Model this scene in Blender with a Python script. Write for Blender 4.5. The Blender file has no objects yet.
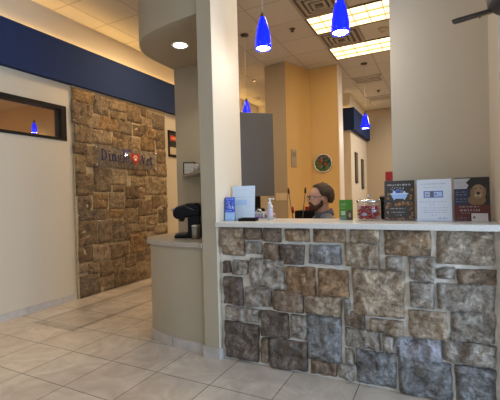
import bpy, bmesh, math, random
from mathutils import Vector, Matrix, noise
random.seed(7)
C = bpy.context.scene.collection
PI = math.pi

# ------------------------------------------------------------------ materials
MATS = {}
def mat(name, col, rough=0.6, metal=0.0, emit=None, es=1.0, alpha=None, trans=0.0, ior=1.45,
        noise_amt=0.0, noise_scale=8.0, bump=0.0, bump_scale=60.0, spec=0.5, coat=0.0):
    if name in MATS: return MATS[name]
    m = bpy.data.materials.new(name); m.use_nodes = True
    nt = m.node_tree; b = nt.nodes['Principled BSDF']
    b.inputs['Base Color'].default_value = (*col, 1)
    b.inputs['Roughness'].default_value = rough
    b.inputs['Metallic'].default_value = metal
    b.inputs['Specular IOR Level'].default_value = spec
    b.inputs['IOR'].default_value = ior
    b.inputs['Transmission Weight'].default_value = trans
    b.inputs['Coat Weight'].default_value = coat
    if alpha is not None: b.inputs['Alpha'].default_value = alpha
    if emit:
        b.inputs['Emission Color'].default_value = (*emit, 1)
        b.inputs['Emission Strength'].default_value = es
    if noise_amt > 0 or bump > 0:
        tc = nt.nodes.new('ShaderNodeNewGeometry')
        if noise_amt > 0:
            n = nt.nodes.new('ShaderNodeTexNoise'); n.inputs['Scale'].default_value = noise_scale
            n.inputs['Detail'].default_value = 5
            nt.links.new(tc.outputs['Position'], n.inputs['Vector'])
            r = nt.nodes.new('ShaderNodeValToRGB')
            r.color_ramp.elements[0].position = .3; r.color_ramp.elements[1].position = .7
            r.color_ramp.elements[0].color = (*[c*(1-noise_amt) for c in col], 1)
            r.color_ramp.elements[1].color = (*[min(1, c*(1+noise_amt)) for c in col], 1)
            nt.links.new(n.outputs['Fac'], r.inputs['Fac']); nt.links.new(r.outputs['Color'], b.inputs['Base Color'])
        if bump > 0:
            n2 = nt.nodes.new('ShaderNodeTexNoise'); n2.inputs['Scale'].default_value = bump_scale
            n2.inputs['Detail'].default_value = 6
            nt.links.new(tc.outputs['Position'], n2.inputs['Vector'])
            bp = nt.nodes.new('ShaderNodeBump'); bp.inputs['Strength'].default_value = bump; bp.inputs['Distance'].default_value = .01
            nt.links.new(n2.outputs['Fac'], bp.inputs['Height']); nt.links.new(bp.outputs['Normal'], b.inputs['Normal'])
    MATS[name] = m
    return m
def flat(col, rough=.55):
    k = 'ink_%03d_%03d_%03d' % tuple(int(c*255) for c in col)
    return mat(k, col, rough)
def glass(name, col=(1,1,1), op=.12, rough=.03):
    """thin clear sheet: mostly see-through, with a glossy surface reflection"""
    if name in MATS: return MATS[name]
    m = bpy.data.materials.new(name); m.use_nodes = True
    nt = m.node_tree; nt.nodes.clear()
    out = nt.nodes.new('ShaderNodeOutputMaterial'); tr = nt.nodes.new('ShaderNodeBsdfTransparent')
    tr.inputs['Color'].default_value = (*col, 1)
    gl = nt.nodes.new('ShaderNodeBsdfGlossy'); gl.inputs['Roughness'].default_value = rough
    df = nt.nodes.new('ShaderNodeBsdfDiffuse'); df.inputs['Color'].default_value = (.8,.85,.9,1)
    fc = nt.nodes.new('ShaderNodeLayerWeight'); pw = nt.nodes.new('ShaderNodeMath'); pw.operation = 'POWER'; pw.inputs[1].default_value = 4
    fc.inputs['Blend'].default_value = .5
    lw = nt.nodes.new('ShaderNodeMath'); lw.operation = 'MULTIPLY_ADD'; lw.inputs[1].default_value = .5; lw.inputs[2].default_value = .025
    nt.links.new(fc.outputs['Facing'], pw.inputs[0]); nt.links.new(pw.outputs[0], lw.inputs[0])
    mx = nt.nodes.new('ShaderNodeMixShader'); mx2 = nt.nodes.new('ShaderNodeMixShader')
    mx2.inputs[0].default_value = op
    nt.links.new(tr.outputs[0], mx2.inputs[1]); nt.links.new(df.outputs[0], mx2.inputs[2])
    nt.links.new(lw.outputs[0], mx.inputs[0]); nt.links.new(mx2.outputs[0], mx.inputs[1]); nt.links.new(gl.outputs[0], mx.inputs[2])
    nt.links.new(mx.outputs[0], out.inputs[0])
    MATS[name] = m
    return m

# ------------------------------------------------------------------ mesh builder
class MB:
    def __init__(s): s.bm = bmesh.new(); s.mi = 0; s.M = Matrix.Identity(4)
    def _v(s, p): return s.bm.verts.new(s.M @ Vector(p))
    def _f(s, vs, smooth=False):
        try: f = s.bm.faces.new(vs)
        except ValueError: return None
        f.material_index = s.mi; f.smooth = smooth; return f
    def box(s, x0, x1, y0, y1, z0, z1, bev=0.0):
        vs = [s._v((x, y, z)) for x in (x0, x1) for y in (y0, y1) for z in (z0, z1)]
        fs = [s._f([vs[i] for i in q]) for q in ((0,1,3,2),(4,6,7,5),(0,4,5,1),(2,3,7,6),(0,2,6,4),(1,5,7,3))]
        if bev > 0:
            es = list({e for f in fs for e in f.edges})
            r = bmesh.ops.bevel(s.bm, geom=es, offset=bev, segments=2, affect='EDGES', profile=.5)
            for f in r['faces']: f.material_index = s.mi
        return s
    def lathe(s, prof, c=(0,0,0), seg=24, axis='z', cap=True, smooth=True):
        rings = []
        for r, h in prof:
            ring = []
            for k in range(seg):
                a = 2*PI*k/seg; u, v = r*math.cos(a), r*math.sin(a)
                p = (u, v, h) if axis == 'z' else ((h, u, v) if axis == 'x' else (v, h, u))
                ring.append(s._v((c[0]+p[0], c[1]+p[1], c[2]+p[2])))
            rings.append(ring)
        for a, b in zip(rings, rings[1:]):
            for k in range(seg): s._f([a[k], a[(k+1)%seg], b[(k+1)%seg], b[k]], smooth)
        if cap:
            if prof[0][0] > 1e-5: s._f(list(reversed(rings[0])))
            if prof[-1][0] > 1e-5: s._f(rings[-1])
        return s
    def tube(s, pts, r, seg=10, smooth=True):
        pts = [Vector(p) for p in pts]; rad = r if isinstance(r, (list, tuple)) else [r]*len(pts)
        rings = []
        prev = None
        for i, p in enumerate(pts):
            d = (pts[min(i+1, len(pts)-1)] - pts[max(i-1, 0)]).normalized()
            up = Vector((0,0,1)) if abs(d.z) < .95 else Vector((1,0,0))
            if prev is not None: up = prev
            a = d.cross(up).normalized(); b = a.cross(d).normalized(); prev = b
            rings.append([s._v(p + (a*math.cos(2*PI*k/seg) + b*math.sin(2*PI*k/seg))*rad[i]) for k in range(seg)])
        for a, b in zip(rings, rings[1:]):
            for k in range(seg): s._f([a[k], a[(k+1)%seg], b[(k+1)%seg], b[k]], smooth)
        s._f(list(reversed(rings[0]))); s._f(rings[-1])
        return s
    def ell(s, c, r, seg=20, rings=12, rot=None):
        R = rot or Matrix.Identity(3)
        rr = []
        for i in range(1, rings):
            t = PI*i/rings
            rr.append([s._v(Vector(c) + R @ Vector((r[0]*math.sin(t)*math.cos(2*PI*k/seg), r[1]*math.sin(t)*math.sin(2*PI*k/seg), r[2]*math.cos(t)))) for k in range(seg)])
        top = s._v(Vector(c) + R @ Vector((0,0,r[2]))); bot = s._v(Vector(c) - R @ Vector((0,0,r[2])))
        for k in range(seg):
            s._f([top, rr[0][k], rr[0][(k+1)%seg]], True); s._f([bot, rr[-1][(k+1)%seg], rr[-1][k]], True)
        for a, b in zip(rr, rr[1:]):
            for k in range(seg): s._f([a[k], b[k], b[(k+1)%seg], a[(k+1)%seg]], True)
        return s
    def cap(s, p0, p1, r0, r1, n=7):
        """tapered limb with round ends"""
        p0, p1 = Vector(p0), Vector(p1)
        s.tube([p0, p0.lerp(p1,.5), p1], [r0, (r0+r1)/2, r1], 14)
        s.ell(p0, (r0,)*3, 14, 8); s.ell(p1, (r1,)*3, 14, 8); return s
    def prism(s, poly, z0, z1, smooth=False):
        lo = [s._v((x, y, z0)) for x, y in poly]; hi = [s._v((x, y, z1)) for x, y in poly]
        s._f(list(reversed(lo))); s._f(hi); n = len(poly)
        for k in range(n): s._f([lo[k], lo[(k+1)%n], hi[(k+1)%n], hi[k]], smooth)
        return s
    def build(s, name, mats, parent=None, world=False, bevel=0, **kw):
        me = bpy.data.meshes.new(name)
        bmesh.ops.recalc_face_normals(s.bm, faces=s.bm.faces)
        s.bm.to_mesh(me); s.bm.free()
        for m in (mats if isinstance(mats, (list, tuple)) else [mats]): me.materials.append(m)
        o = bpy.data.objects.new(name, me); C.objects.link(o)
        if parent is not None:
            o.parent = parent
            if world:
                root = parent
                M = parent.matrix_basis.copy()
                while root.parent is not None:
                    root = root.parent; M = root.matrix_basis @ M
                if parent.parent is not None: M = root.matrix_basis.copy()
                o.matrix_parent_inverse = M.inverted() if parent.parent is None else Matrix.Identity(4)
        if bevel:
            b = o.modifiers.new('bevel', 'BEVEL'); b.width = bevel; b.segments = 2; b.limit_method = 'ANGLE'; b.angle_limit = .6
        for k, v in kw.items(): o[k] = v
        return o

def thing(name, label, cat, loc=(0,0,0), rotz=0, group=None):
    o = bpy.data.objects.new(name, None); C.objects.link(o)
    o.location = loc; o.rotation_euler = (0,0,rotz); o.empty_display_size = .05
    o['label'] = label; o['category'] = cat
    if group: o['group'] = group
    return o
def tag(o, label, cat, group=None):
    o['label'] = label; o['category'] = cat
    if group: o['group'] = group
    return o
def struct(name, mb, m, **k):
    o = mb.build(name, m, **k); o['kind'] = 'structure'; return o
def box(*a, **k): return MB().box(*a, **k)
def remeshed(name, mb, m, parent, voxel, smooth=6):
    me = bpy.data.meshes.new('tmp'); bmesh.ops.recalc_face_normals(mb.bm, faces=mb.bm.faces); mb.bm.to_mesh(me); mb.bm.free()
    t = bpy.data.objects.new('tmp', me); C.objects.link(t)
    r = t.modifiers.new('r', 'REMESH'); r.mode = 'VOXEL'; r.voxel_size = voxel; r.use_smooth_shade = True
    s = t.modifiers.new('s', 'SMOOTH'); s.factor = .5; s.iterations = smooth
    dg = bpy.context.evaluated_depsgraph_get(); dg.update()
    nm = bpy.data.meshes.new_from_object(t.evaluated_get(dg)); nm.name = name
    bpy.data.objects.remove(t); bpy.data.meshes.remove(me)
    nm.materials.clear(); nm.materials.append(m)
    for p in nm.polygons: p.use_smooth = True
    o = bpy.data.objects.new(name, nm); C.objects.link(o); o.parent = parent
    return o
def dup(root, loc, label=None, rotz=None):
    r = root.copy(); C.objects.link(r); r.location = loc
    if rotz is not None: r.rotation_euler = (0,0,rotz)
    if label: r['label'] = label
    for ch in list(root.children):
        c = ch.copy(); C.objects.link(c); c.parent = r
        for g in list(ch.children):
            d = g.copy(); C.objects.link(d); d.parent = c
    return r

# ------------------------------------------------------------------ colours
CREAM = (.60,.525,.415)
paint = mat('cream_wall_paint', CREAM, .7, bump=.05, bump_scale=220)
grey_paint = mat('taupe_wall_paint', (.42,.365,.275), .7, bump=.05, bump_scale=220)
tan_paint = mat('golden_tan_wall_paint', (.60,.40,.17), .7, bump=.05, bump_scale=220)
brown_and_shade = mat('brown_wall_and_column_shade', (.38,.30,.205), .7, bump=.05, bump_scale=220)
orange_paint = mat('orange_brown_wall_paint', (.44,.27,.075), .7)
navy = mat('navy_fascia_paint', (.018,.034,.103), .8, bump=.04, bump_scale=200, spec=.2)
darktrim = mat('dark_bronze_trim', (.014,.010,.009), .6, spec=.2)
black = mat('black_plastic', (.005,.005,.006), .35, spec=.25)
blacksoft = mat('black_satin', (.02,.02,.022), .5)
chrome = mat('brushed_metal', (.7,.7,.72), .22, metal=1)
white = mat('white_card', (.80,.82,.84), .6)
acry = glass('clear_acrylic', (.97,.98,1), .01)
pane = glass('window_glass', (.93,.95,.95), .02)
tilebase = mat('grey_tile', (.50,.46,.43), .35, noise_amt=.12, noise_scale=9)
quartz = mat('speckled_grey_solid_surface', (.66,.65,.63), .3, noise_amt=.18, noise_scale=160)
quartz2 = mat('speckled_taupe_solid_surface', (.40,.36,.31), .3, noise_amt=.25, noise_scale=120)

# ---- floor tiles
def floor_mat():
    m = bpy.data.materials.new('cream_stone_floor_tile'); m.use_nodes = True; nt = m.node_tree; b = nt.nodes['Principled BSDF']; L = nt.links.new
    g = nt.nodes.new('ShaderNodeNewGeometry')
    mp = nt.nodes.new('ShaderNodeMapping'); mp.inputs['Location'].default_value = (2.377+.467*8, -2.14+.437*12, 0)
    L(g.outputs['Position'], mp.inputs['Vector'])
    br = nt.nodes.new('ShaderNodeTexBrick'); br.offset = 0; br.squash = 1
    br.inputs['Scale'].default_value = 1; br.inputs['Brick Width'].default_value = .467; br.inputs['Row Height'].default_value = .437
    br.inputs['Mortar Size'].default_value = .0035; br.inputs['Mortar Smooth'].default_value = .1; br.inputs['Bias'].default_value = 0
    br.inputs['Color1'].default_value = (.56,.50,.44,1); br.inputs['Color2'].default_value = (.64,.58,.52,1); br.inputs['Mortar'].default_value = (.13,.11,.10,1)
    L(mp.outputs[0], br.inputs['Vector'])
    n = nt.nodes.new('ShaderNodeTexNoise'); n.inputs['Scale'].default_value = 3.2; n.inputs['Detail'].default_value = 8; n.inputs['Roughness'].default_value = .65; n.inputs['Distortion'].default_value = 1.4
    L(g.outputs['Position'], n.inputs['Vector'])
    r = nt.nodes.new('ShaderNodeValToRGB'); r.color_ramp.elements[0].position = .32; r.color_ramp.elements[1].position = .7
    r.color_ramp.elements[0].color = (.72,.67,.62,1); r.color_ramp.elements[1].color = (1.08,1.05,1.02,1); L(n.outputs['Fac'], r.inputs['Fac'])
    mx = nt.nodes.new('ShaderNodeMix'); mx.data_type = 'RGBA'; mx.blend_type = 'MULTIPLY'; mx.inputs[0].default_value = 1
    L(br.outputs['Color'], mx.inputs[6]); L(r.outputs['Color'], mx.inputs[7])
    sx = nt.nodes.new('ShaderNodeSeparateXYZ'); L(g.outputs['Position'], sx.inputs[0])
    def M(op, a, b_):
        q = nt.nodes.new('ShaderNodeMath'); q.operation = op
        for k, v in enumerate((a, b_)):
            if isinstance(v, (int, float)): q.inputs[k].default_value = v
            else: L(v, q.inputs[k])
        return q.outputs[0]
    def inside(x0, x1, y0):
        a = M('GREATER_THAN', sx.outputs[0], x0); c = M('LESS_THAN', sx.outputs[0], x1); d = M('GREATER_THAN', sx.outputs[1], y0)
        return M('MULTIPLY', M('MULTIPLY', a, c), d)
    o_, i_ = inside(-3.93, -3.27, 2.47), inside(-3.85, -3.35, 2.56)     # darker inlay band set in the tiles
    fac = M('SUBTRACT', 1.0, M('ADD', M('MULTIPLY', o_, .34), M('MULTIPLY', i_, -.18)))
    vm = nt.nodes.new('ShaderNodeVectorMath'); vm.operation = 'SCALE'; L(mx.outputs[2], vm.inputs[0]); L(fac, vm.inputs['Scale']); L(vm.outputs[0], b.inputs['Base Color'])
    bp = nt.nodes.new('ShaderNodeBump'); bp.inputs['Strength'].default_value = .35; bp.inputs['Distance'].default_value = .004; bp.invert = True
    L(br.outputs['Fac'], bp.inputs['Height']); L(bp.outputs['Normal'], b.inputs['Normal'])
    b.inputs['Roughness'].default_value = .33
    return m
# ---- suspended ceiling: 2 ft grid of mineral tiles
def ceil_mat():
    m = bpy.data.materials.new('suspended_ceiling_tile'); m.use_nodes = True; nt = m.node_tree; b = nt.nodes['Principled BSDF']; L = nt.links.new
    g = nt.nodes.new('ShaderNodeNewGeometry')
    mp = nt.nodes.new('ShaderNodeMapping'); mp.inputs['Location'].default_value = (1.6+.6*12, -6.1+.6*20, 0); L(g.outputs['Position'], mp.inputs['Vector'])
    br = nt.nodes.new('ShaderNodeTexBrick'); br.offset = 0
    br.inputs['Scale'].default_value = 1; br.inputs['Brick Width'].default_value = .6; br.inputs['Row Height'].default_value = .6
    br.inputs['Mortar Size'].default_value = .011; br.inputs['Mortar Smooth'].default_value = .0
    br.inputs['Color1'].default_value = (.50,.46,.41,1); br.inputs['Color2'].default_value = (.53,.49,.44,1); br.inputs['Mortar'].default_value = (.40,.36,.31,1)
    L(mp.outputs[0], br.inputs['Vector'])
    n = nt.nodes.new('ShaderNodeTexNoise'); n.inputs['Scale'].default_value = 120; L(g.outputs['Position'], n.inputs['Vector'])
    mx = nt.nodes.new('ShaderNodeMix'); mx.data_type = 'RGBA'; mx.blend_type = 'OVERLAY'; mx.inputs[0].default_value = .3
    L(br.outputs['Color'], mx.inputs[6]); L(n.outputs['Fac'], mx.inputs[7]); L(mx.outputs[2], b.inputs['Base Color'])
    bp = nt.nodes.new('ShaderNodeBump'); bp.inputs['Strength'].default_value = .8; bp.inputs['Distance'].default_value = .01
    L(br.outputs['Fac'], bp.inputs['Height']); L(bp.outputs['Normal'], b.inputs['Normal'])
    b.inputs['Roughness'].default_value = .9
    return m
def stone_mat(name):
    m = bpy.data.materials.new(name); m.use_nodes = True; nt = m.node_tree; b = nt.nodes['Principled BSDF']; L = nt.links.new
    at = nt.nodes.new('ShaderNodeAttribute'); at.attribute_name = 'tint'
    g = nt.nodes.new('ShaderNodeNewGeometry')
    def noi(s, d, dist=0):
        n = nt.nodes.new('ShaderNodeTexNoise'); n.inputs['Scale'].default_value = s; n.inputs['Detail'].default_value = d; n.inputs['Distortion'].default_value = dist
        n.inputs['Roughness'].default_value = .65
        L(g.outputs['Position'], n.inputs['Vector']); return n
    n1 = noi(13, 10, .7); r = nt.nodes.new('ShaderNodeValToRGB'); e = r.color_ramp.elements
    e[0].position = .30; e[0].color = (.36,.31,.27,1); e[1].position = .72; e[1].color = (1.65,1.6,1.55,1)
    k = r.color_ramp.elements.new(.5); k.color = (.95,.93,.92,1)
    L(n1.outputs['Fac'], r.inputs['Fac'])
    n2 = noi(46, 12, .3)
    r2 = nt.nodes.new('ShaderNodeValToRGB'); r2.color_ramp.elements[0].position = .35; r2.color_ramp.elements[1].position = .65
    r2.color_ramp.elements[0].color = (.68,.62,.55,1); r2.color_ramp.elements[1].color = (1.28,1.28,1.3,1); L(n2.outputs['Fac'], r2.inputs['Fac'])
    m1 = nt.nodes.new('ShaderNodeMix'); m1.data_type = 'RGBA'; m1.blend_type = 'MULTIPLY'; m1.inputs[0].default_value = 1; m1.clamp_result = False
    m2 = nt.nodes.new('ShaderNodeMix'); m2.data_type = 'RGBA'; m2.blend_type = 'MULTIPLY'; m2.inputs[0].default_value = 1
    L(at.outputs['Color'], m1.inputs[6]); L(r.outputs['Color'], m1.inputs[7]); L(m1.outputs[2], m2.inputs[6]); L(r2.outputs['Color'], m2.inputs[7])
    L(m2.outputs[2], b.inputs['Base Color'])
    bp = nt.nodes.new('ShaderNodeBump'); bp.inputs['Strength'].default_value = 1; bp.inputs['Distance'].default_value = .03
    ad = nt.nodes.new('ShaderNodeMath'); ad.operation = 'ADD'; L(n1.outputs['Fac'], ad.inputs[0]); L(n2.outputs['Fac'], ad.inputs[1])
    L(ad.outputs[0], bp.inputs['Height']); L(bp.outputs['Normal'], b.inputs['Normal']); b.inputs['Roughness'].default_value = .72
    return m
STONE = stone_mat('quarried_field_stone')
def stones(rects, pal, to3d, depth, parent, name, step=.014, grow=.0015):
    """one mesh of separate bulged stones; to3d(u, v, h) maps wall coordinates to the place"""
    bm = bmesh.new(); lay = bm.loops.layers.float_color.new('tint')
    for i, rr in enumerate(rects):
        u0, u1, v0, v1 = rr[:4]; u0 -= grow; u1 += grow; v0 = max(v0-grow, 0); v1 += grow; w, h = u1-u0, v1-v0
        rnd = random.Random(i*13+5); base = pal(i, rr, rnd)
        nx, ny = max(5, int(w/step)), max(5, int(h/step)); dd = depth*rnd.uniform(.7, 1.15)
        # rough quadrilateral outline
        co = [(rnd.uniform(-.008,.008), rnd.uniform(-.008,.008)) for _ in range(4)]
        grid = []
        for a in range(nx+1):
            row = []
            for b in range(ny+1):
                s, t = a/nx, b/ny
                if a == 1: s = .008/w
                if a == nx-1: s = 1-.008/w
                if b == 1: t = .008/h
                if b == ny-1: t = 1-.008/h
                x, y = 2*s-1, 2*t-1
                # squircle corners
                cr = min(.012, .14*min(w, h)) 
                px, py = x*w/2, y*h/2
                ex, ey = abs(px)-(w/2-cr), abs(py)-(h/2-cr)
                if ex > 0 and ey > 0:
                    l = math.hypot(ex, ey); lim = max(ex, ey)
                    f = lim/l; px = math.copysign(w/2-cr+ex*f, px); py = math.copysign(h/2-cr+ey*f, py)
                u = (u0+u1)/2+px; v = (v0+v1)/2+py
                u += (1-s)*(1-t)*co[0][0]+s*(1-t)*co[1][0]+(1-s)*t*co[2][0]+s*t*co[3][0]
                v += (1-s)*(1-t)*co[0][1]+s*(1-t)*co[1][1]+(1-s)*t*co[2][1]+s*t*co[3][1]
                e = noise.noise(Vector((u*17, v*17, i*3.1)))*.006; u += e*x; v += noise.noise(Vector((u*17+9, v*17, i*3.1)))*.006*y
                q = min(1, .45+(1-max(abs(x), abs(y)))*5)
                edge = 0 if a in (0,nx) or b in (0,ny) else 1
                hh = dd*q + edge*q*(noise.noise(Vector((u*9, v*9, i*1.7)))*.026 + (abs(noise.noise(Vector((u*15, v*15, i*1.7))))-.2)*-.034 + noise.noise(Vector((u*34, v*34, i*1.7)))*.010)*(depth/.03)
                row.append(bm.verts.new(to3d(u, max(v, .001), max(hh, 0) if edge else -.006)))
            grid.append(row)
        for a in range(nx):
            for b in range(ny):
                f = bm.faces.new([grid[a][b], grid[a+1][b], grid[a+1][b+1], grid[a][b+1]]); f.smooth = True
                for lp in f.loops: lp[lay] = (*base, 1)
    bmesh.ops.recalc_face_normals(bm, faces=bm.faces)
    me = bpy.data.meshes.new(name); bm.to_mesh(me); bm.free(); me.materials.append(STONE)
    o = bpy.data.objects.new(name, me); C.objects.link(o)
    if parent: o.parent = parent
    return o

H = 3.7                      # ceiling height
# ------------------------------------------------------------------ floor, ceiling, walls
struct('floor', box(-8.0, 4.2, -3.6, 11.4, -.1, 0), floor_mat())
struct('ceiling', box(-4.6, 4.2, -3.6, 11.4, H, H+.1), ceil_mat())
XL = -4.295
wl = MB()                     # left wall with the interior window opening
Y0, Y1, Z0, Z1 = 1.25, 3.235, 2.075, 2.52
wl.box(XL-.12, XL, -3.6, Y0, 0, H); wl.box(XL-.12, XL, Y1, 9.2, 0, H)
wl.box(XL-.12, XL, Y0, Y1, 0, Z0); wl.box(XL-.12, XL, Y0, Y1, Z1, H)
struct('wall_left', wl, paint)
# navy fascia with a cove behind it, wrapping the far wall too
fz0, fz1 = 2.815, 3.335
fs = MB(); 
fs.box(-4.245, -4.215, -3.6, 8.95, fz0, fz1); fs.box(-4.215, -1.76, 8.95, 8.98, fz0, fz1); fs.box(-1.79, -1.76, 8.98, 11.2, fz0, fz1)
fs.box(XL, -4.245, -3.6, 9.05, fz0, fz0+.03); fs.box(-4.245, -1.87, 8.98, 9.05, fz0, fz0+.03); fs.box(-1.87, -1.79, 8.98, 11.2, fz0, fz0+.03)
struct('trim_1', fs, navy)
led = mat('cove_light_strip', (1,.8,.45), .5, emit=(1,.62,.2), es=38)
o = MB().box(XL+.004, XL+.02, -3.4, 8.9, fz1-.03, fz1-.015)
t2 = MB().box(-4.2, -1.83, 9.0, 9.02, fz1-.03, fz1-.015).box(-1.85, -1.83, 9.02, 11.1, fz1-.03, fz1-.015)
tag(t2.build('cove_light', mat('dim_cove_strip', (1,.8,.45), .5, emit=(1,.68,.3), es=9)), 'warm light strip on the far navy fascia beyond the golden column', 'light', 'cove lights')
tag(o.build('cove_light', led), 'warm light strip glowing along the top of the long navy fascia on the left wall', 'light', 'cove lights')
# tile skirting on the left wall
bb = MB()
y = -3.5
while y < 9:
    e = min(y+.44, 9.0)
    if e <= 3.32 or y >= 5.2: bb.box(XL, XL+.014, y, e-.004, 0, .078)
    elif y < 3.32: bb.box(XL, XL+.014, y, 3.31, 0, .078)
    y += .44
struct('baseboard_left', bb, tilebase)
# far block behind the column and far wall
struct('wall_back', MB().box(-4.3, -1.87, 9.05, 11.3, 0, H), paint)
struct('wall_far', MB().box(-1.87, 4.2, 11.2, 11.4, 0, H), brown_and_shade)
wr = MB().box(4.0, 4.2, 2.9, 11.4, 0, H)
wr.box(3.0, 3.15, -3.6, 2.9, 0, .3); wr.box(3.0, 3.15, -3.6, 2.9, 2.9, H)
for y in (-3.6, -1.6, .55, 2.7): wr.box(3.0, 3.15, y, y+.2, .3, 2.9)
struct('wall_right', wr, paint)
for i, (a, b) in enumerate(((-3.4,-1.6),(-1.4,.55),(.75,2.7))): struct('window_%d' % (i+5), MB().box(3.07, 3.08, a, b, .3, 2.9), pane)
# shop front behind the camera: wall with three big openings
sf = MB(); sf.box(-4.4, 4.0, -3.6, -3.45, 0, .35); sf.box(-4.4, 4.0, -3.6, -3.45, 2.9, H)
for x in (-4.4, -1.75, 1.15, 3.8): sf.box(x, x+.2, -3.6, -3.45, .35, 2.9)
struct('wall_front', sf, paint)
for i, x in enumerate((-4.2, -1.55, 1.35)):
    struct('window_%d' % (i+2), MB().box(x, x+(2.45, 2.7, 2.45)[i], -3.54, -3.53, .35, 2.9), pane)
# pillars either side of the counter
px0, px1, py0, py1 = -1.728, -1.592, 2.518, 2.965
pm = MB().box(px0, px1, py0, py1, 0, H)
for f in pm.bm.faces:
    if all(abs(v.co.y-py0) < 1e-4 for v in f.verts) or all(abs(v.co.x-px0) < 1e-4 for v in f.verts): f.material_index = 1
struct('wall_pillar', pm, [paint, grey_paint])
struct('baseboard_pillar', MB().box(px0-.012, px1+.012, py0-.014, py0+.03, 0, .085).box(px1, px1+.012, py0+.03, py0+.045, 0, .085), tilebase, bevel=.002)
struct('wall_counter', MB().box(-.312, .75, 3.0, 3.14, 0, H), paint)
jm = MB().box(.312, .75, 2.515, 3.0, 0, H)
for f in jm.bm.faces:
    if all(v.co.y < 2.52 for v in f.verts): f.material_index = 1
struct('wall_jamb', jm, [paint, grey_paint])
struct('wall_front_right', MB().box(.75, 4.0, 2.9, 3.02, 0, H), paint)
# golden column with a stepped corner
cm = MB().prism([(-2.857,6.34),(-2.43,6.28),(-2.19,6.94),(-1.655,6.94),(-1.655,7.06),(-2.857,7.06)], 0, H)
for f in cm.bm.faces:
    if all(v.co.y < 6.35 for v in f.verts) or all(v.co.x < -2.85 for v in f.verts): f.material_index = 1  # shade on front and left faces put into the colour as brown
struct('wall_column', cm, [tan_paint, brown_and_shade])
struct('trim_2', MB().box(-1.655, -1.635, 6.93, 7.25, 0, H).box(-1.80,-1.655,7.06,7.25,0,H), mat('white_gloss_trim', (.72,.66,.60), .5))

# ---- coffee niche: curved soffit, rear wall, curved counter
crv = [(-1.73,2.535),(-1.95,2.55),(-2.13,2.58),(-2.30,2.615),(-2.43,2.665),(-2.54,2.735),(-2.62,2.82),(-2.68,2.92),(-2.715,3.04),(-2.735,3.2),(-2.74,3.5)]
def dense(c, n=4):
    out = []
    P = [Vector((*p,0)) for p in c]
    for i in range(len(P)-1):
        p0 = P[max(i-1,0)]; p1 = P[i]; p2 = P[i+1]; p3 = P[min(i+2,len(P)-1)]
        for k in range(n):
            t = k/n; v = .5*((2*p1)+(-p0+p2)*t+(2*p0-5*p1+4*p2-p3)*t*t+(-p0+3*p1-3*p2+p3)*t**3); out.append((v.x, v.y))
    out.append(tuple(c[-1])); return out
CV = dense(crv)
def offs(c, d):
    out = []
    for i, p in enumerate(c):
        a = Vector(c[max(i-1,0)]); b = Vector(c[min(i+1,len(c)-1)]); t = (b-a).normalized()
        n = Vector((t.y, -t.x))         # outward
        if n.dot(Vector(p)-Vector((-1.9,3.3))) < 0: n = -n
        out.append((p[0]+n.x*d, p[1]+n.y*d))
    return out
sof = [(x, y) for x, y in CV]
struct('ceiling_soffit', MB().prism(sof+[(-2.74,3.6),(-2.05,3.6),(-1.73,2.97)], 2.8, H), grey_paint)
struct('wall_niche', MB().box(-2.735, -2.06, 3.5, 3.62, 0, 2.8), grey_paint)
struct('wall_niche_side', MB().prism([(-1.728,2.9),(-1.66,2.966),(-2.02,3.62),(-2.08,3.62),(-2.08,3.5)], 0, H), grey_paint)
KV = dense([(-1.74,2.535),(-2.0,2.545),(-2.2,2.575),(-2.36,2.63),(-2.48,2.71),(-2.555,2.82),(-2.585,2.97),(-2.57,3.15),(-2.52,3.33),(-2.44,3.495)])
kb = offs(KV, -.02)
t = thing('curved_cabinet', 'taupe painted curved cabinet base beside the white pillar', 'cabinet', (-2.2, 3.0, 0))
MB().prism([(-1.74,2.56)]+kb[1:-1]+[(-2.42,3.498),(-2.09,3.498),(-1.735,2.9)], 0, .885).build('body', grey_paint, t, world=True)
km = MB(); ko = offs(KV, -.007)
seg = []; acc = 0
for i in range(len(ko)-1):
    a, b, c_, d = ko[i], ko[i+1], kb[i], kb[i+1]
    if i % 9 == 5: d = c_.__class__((c_[0]+(d[0]-c_[0])*.85, c_[1]+(d[1]-c_[1])*.85)); b = (a[0]+(b[0]-a[0])*.85, a[1]+(b[1]-a[1])*.85)
    km.prism([c_, d, b, a], 0, .085)
km.build('tile_skirting', tilebase, t, world=True)
o = MB().prism([(-1.735,2.51)]+offs(KV, .012)[1:-1]+[(-2.45,3.498),(-2.09,3.498),(-1.735,2.9)], .885, .925).build('worktop', quartz2, bevel=.004)
tag(o, 'rounded speckled taupe worktop under the coffee maker', 'worktop')
# recessed downlight
t = thing('recessed_downlight', 'round white recessed downlight in the curved soffit over the coffee counter', 'light', (-2.24,2.975,2.8))
MB().lathe([(.085,-.006),(.088,0),(.070,0),(.066,-.004),(.085,-.006)], cap=False, seg=32).build('trim_ring', mat('white_enamel', (.8,.78,.74), .4), t)
MB().lathe([(.0,-.003),(.069,-.003)], cap=False, seg=32).build('lens', mat('downlight_lens', (1,1,1), .5, emit=(1,.93,.82), es=9), t)
# corner shelf
sh = [(0,0),(-2.66,3.5),(-2.60,3.43),(-1.80,2.73),(-1.74,2.70),(-1.74,2.9),(-2.09,3.5)]
t = thing('corner_shelf', 'thin curved corner shelf above the coffee maker', 'shelf', (-1.74,3.5,1.535))
o = MB().prism(sh[1:], 1.535, 1.56).build('board', mat('taupe_glass_shelf', (.30,.28,.23), .2), t, world=True)
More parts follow.
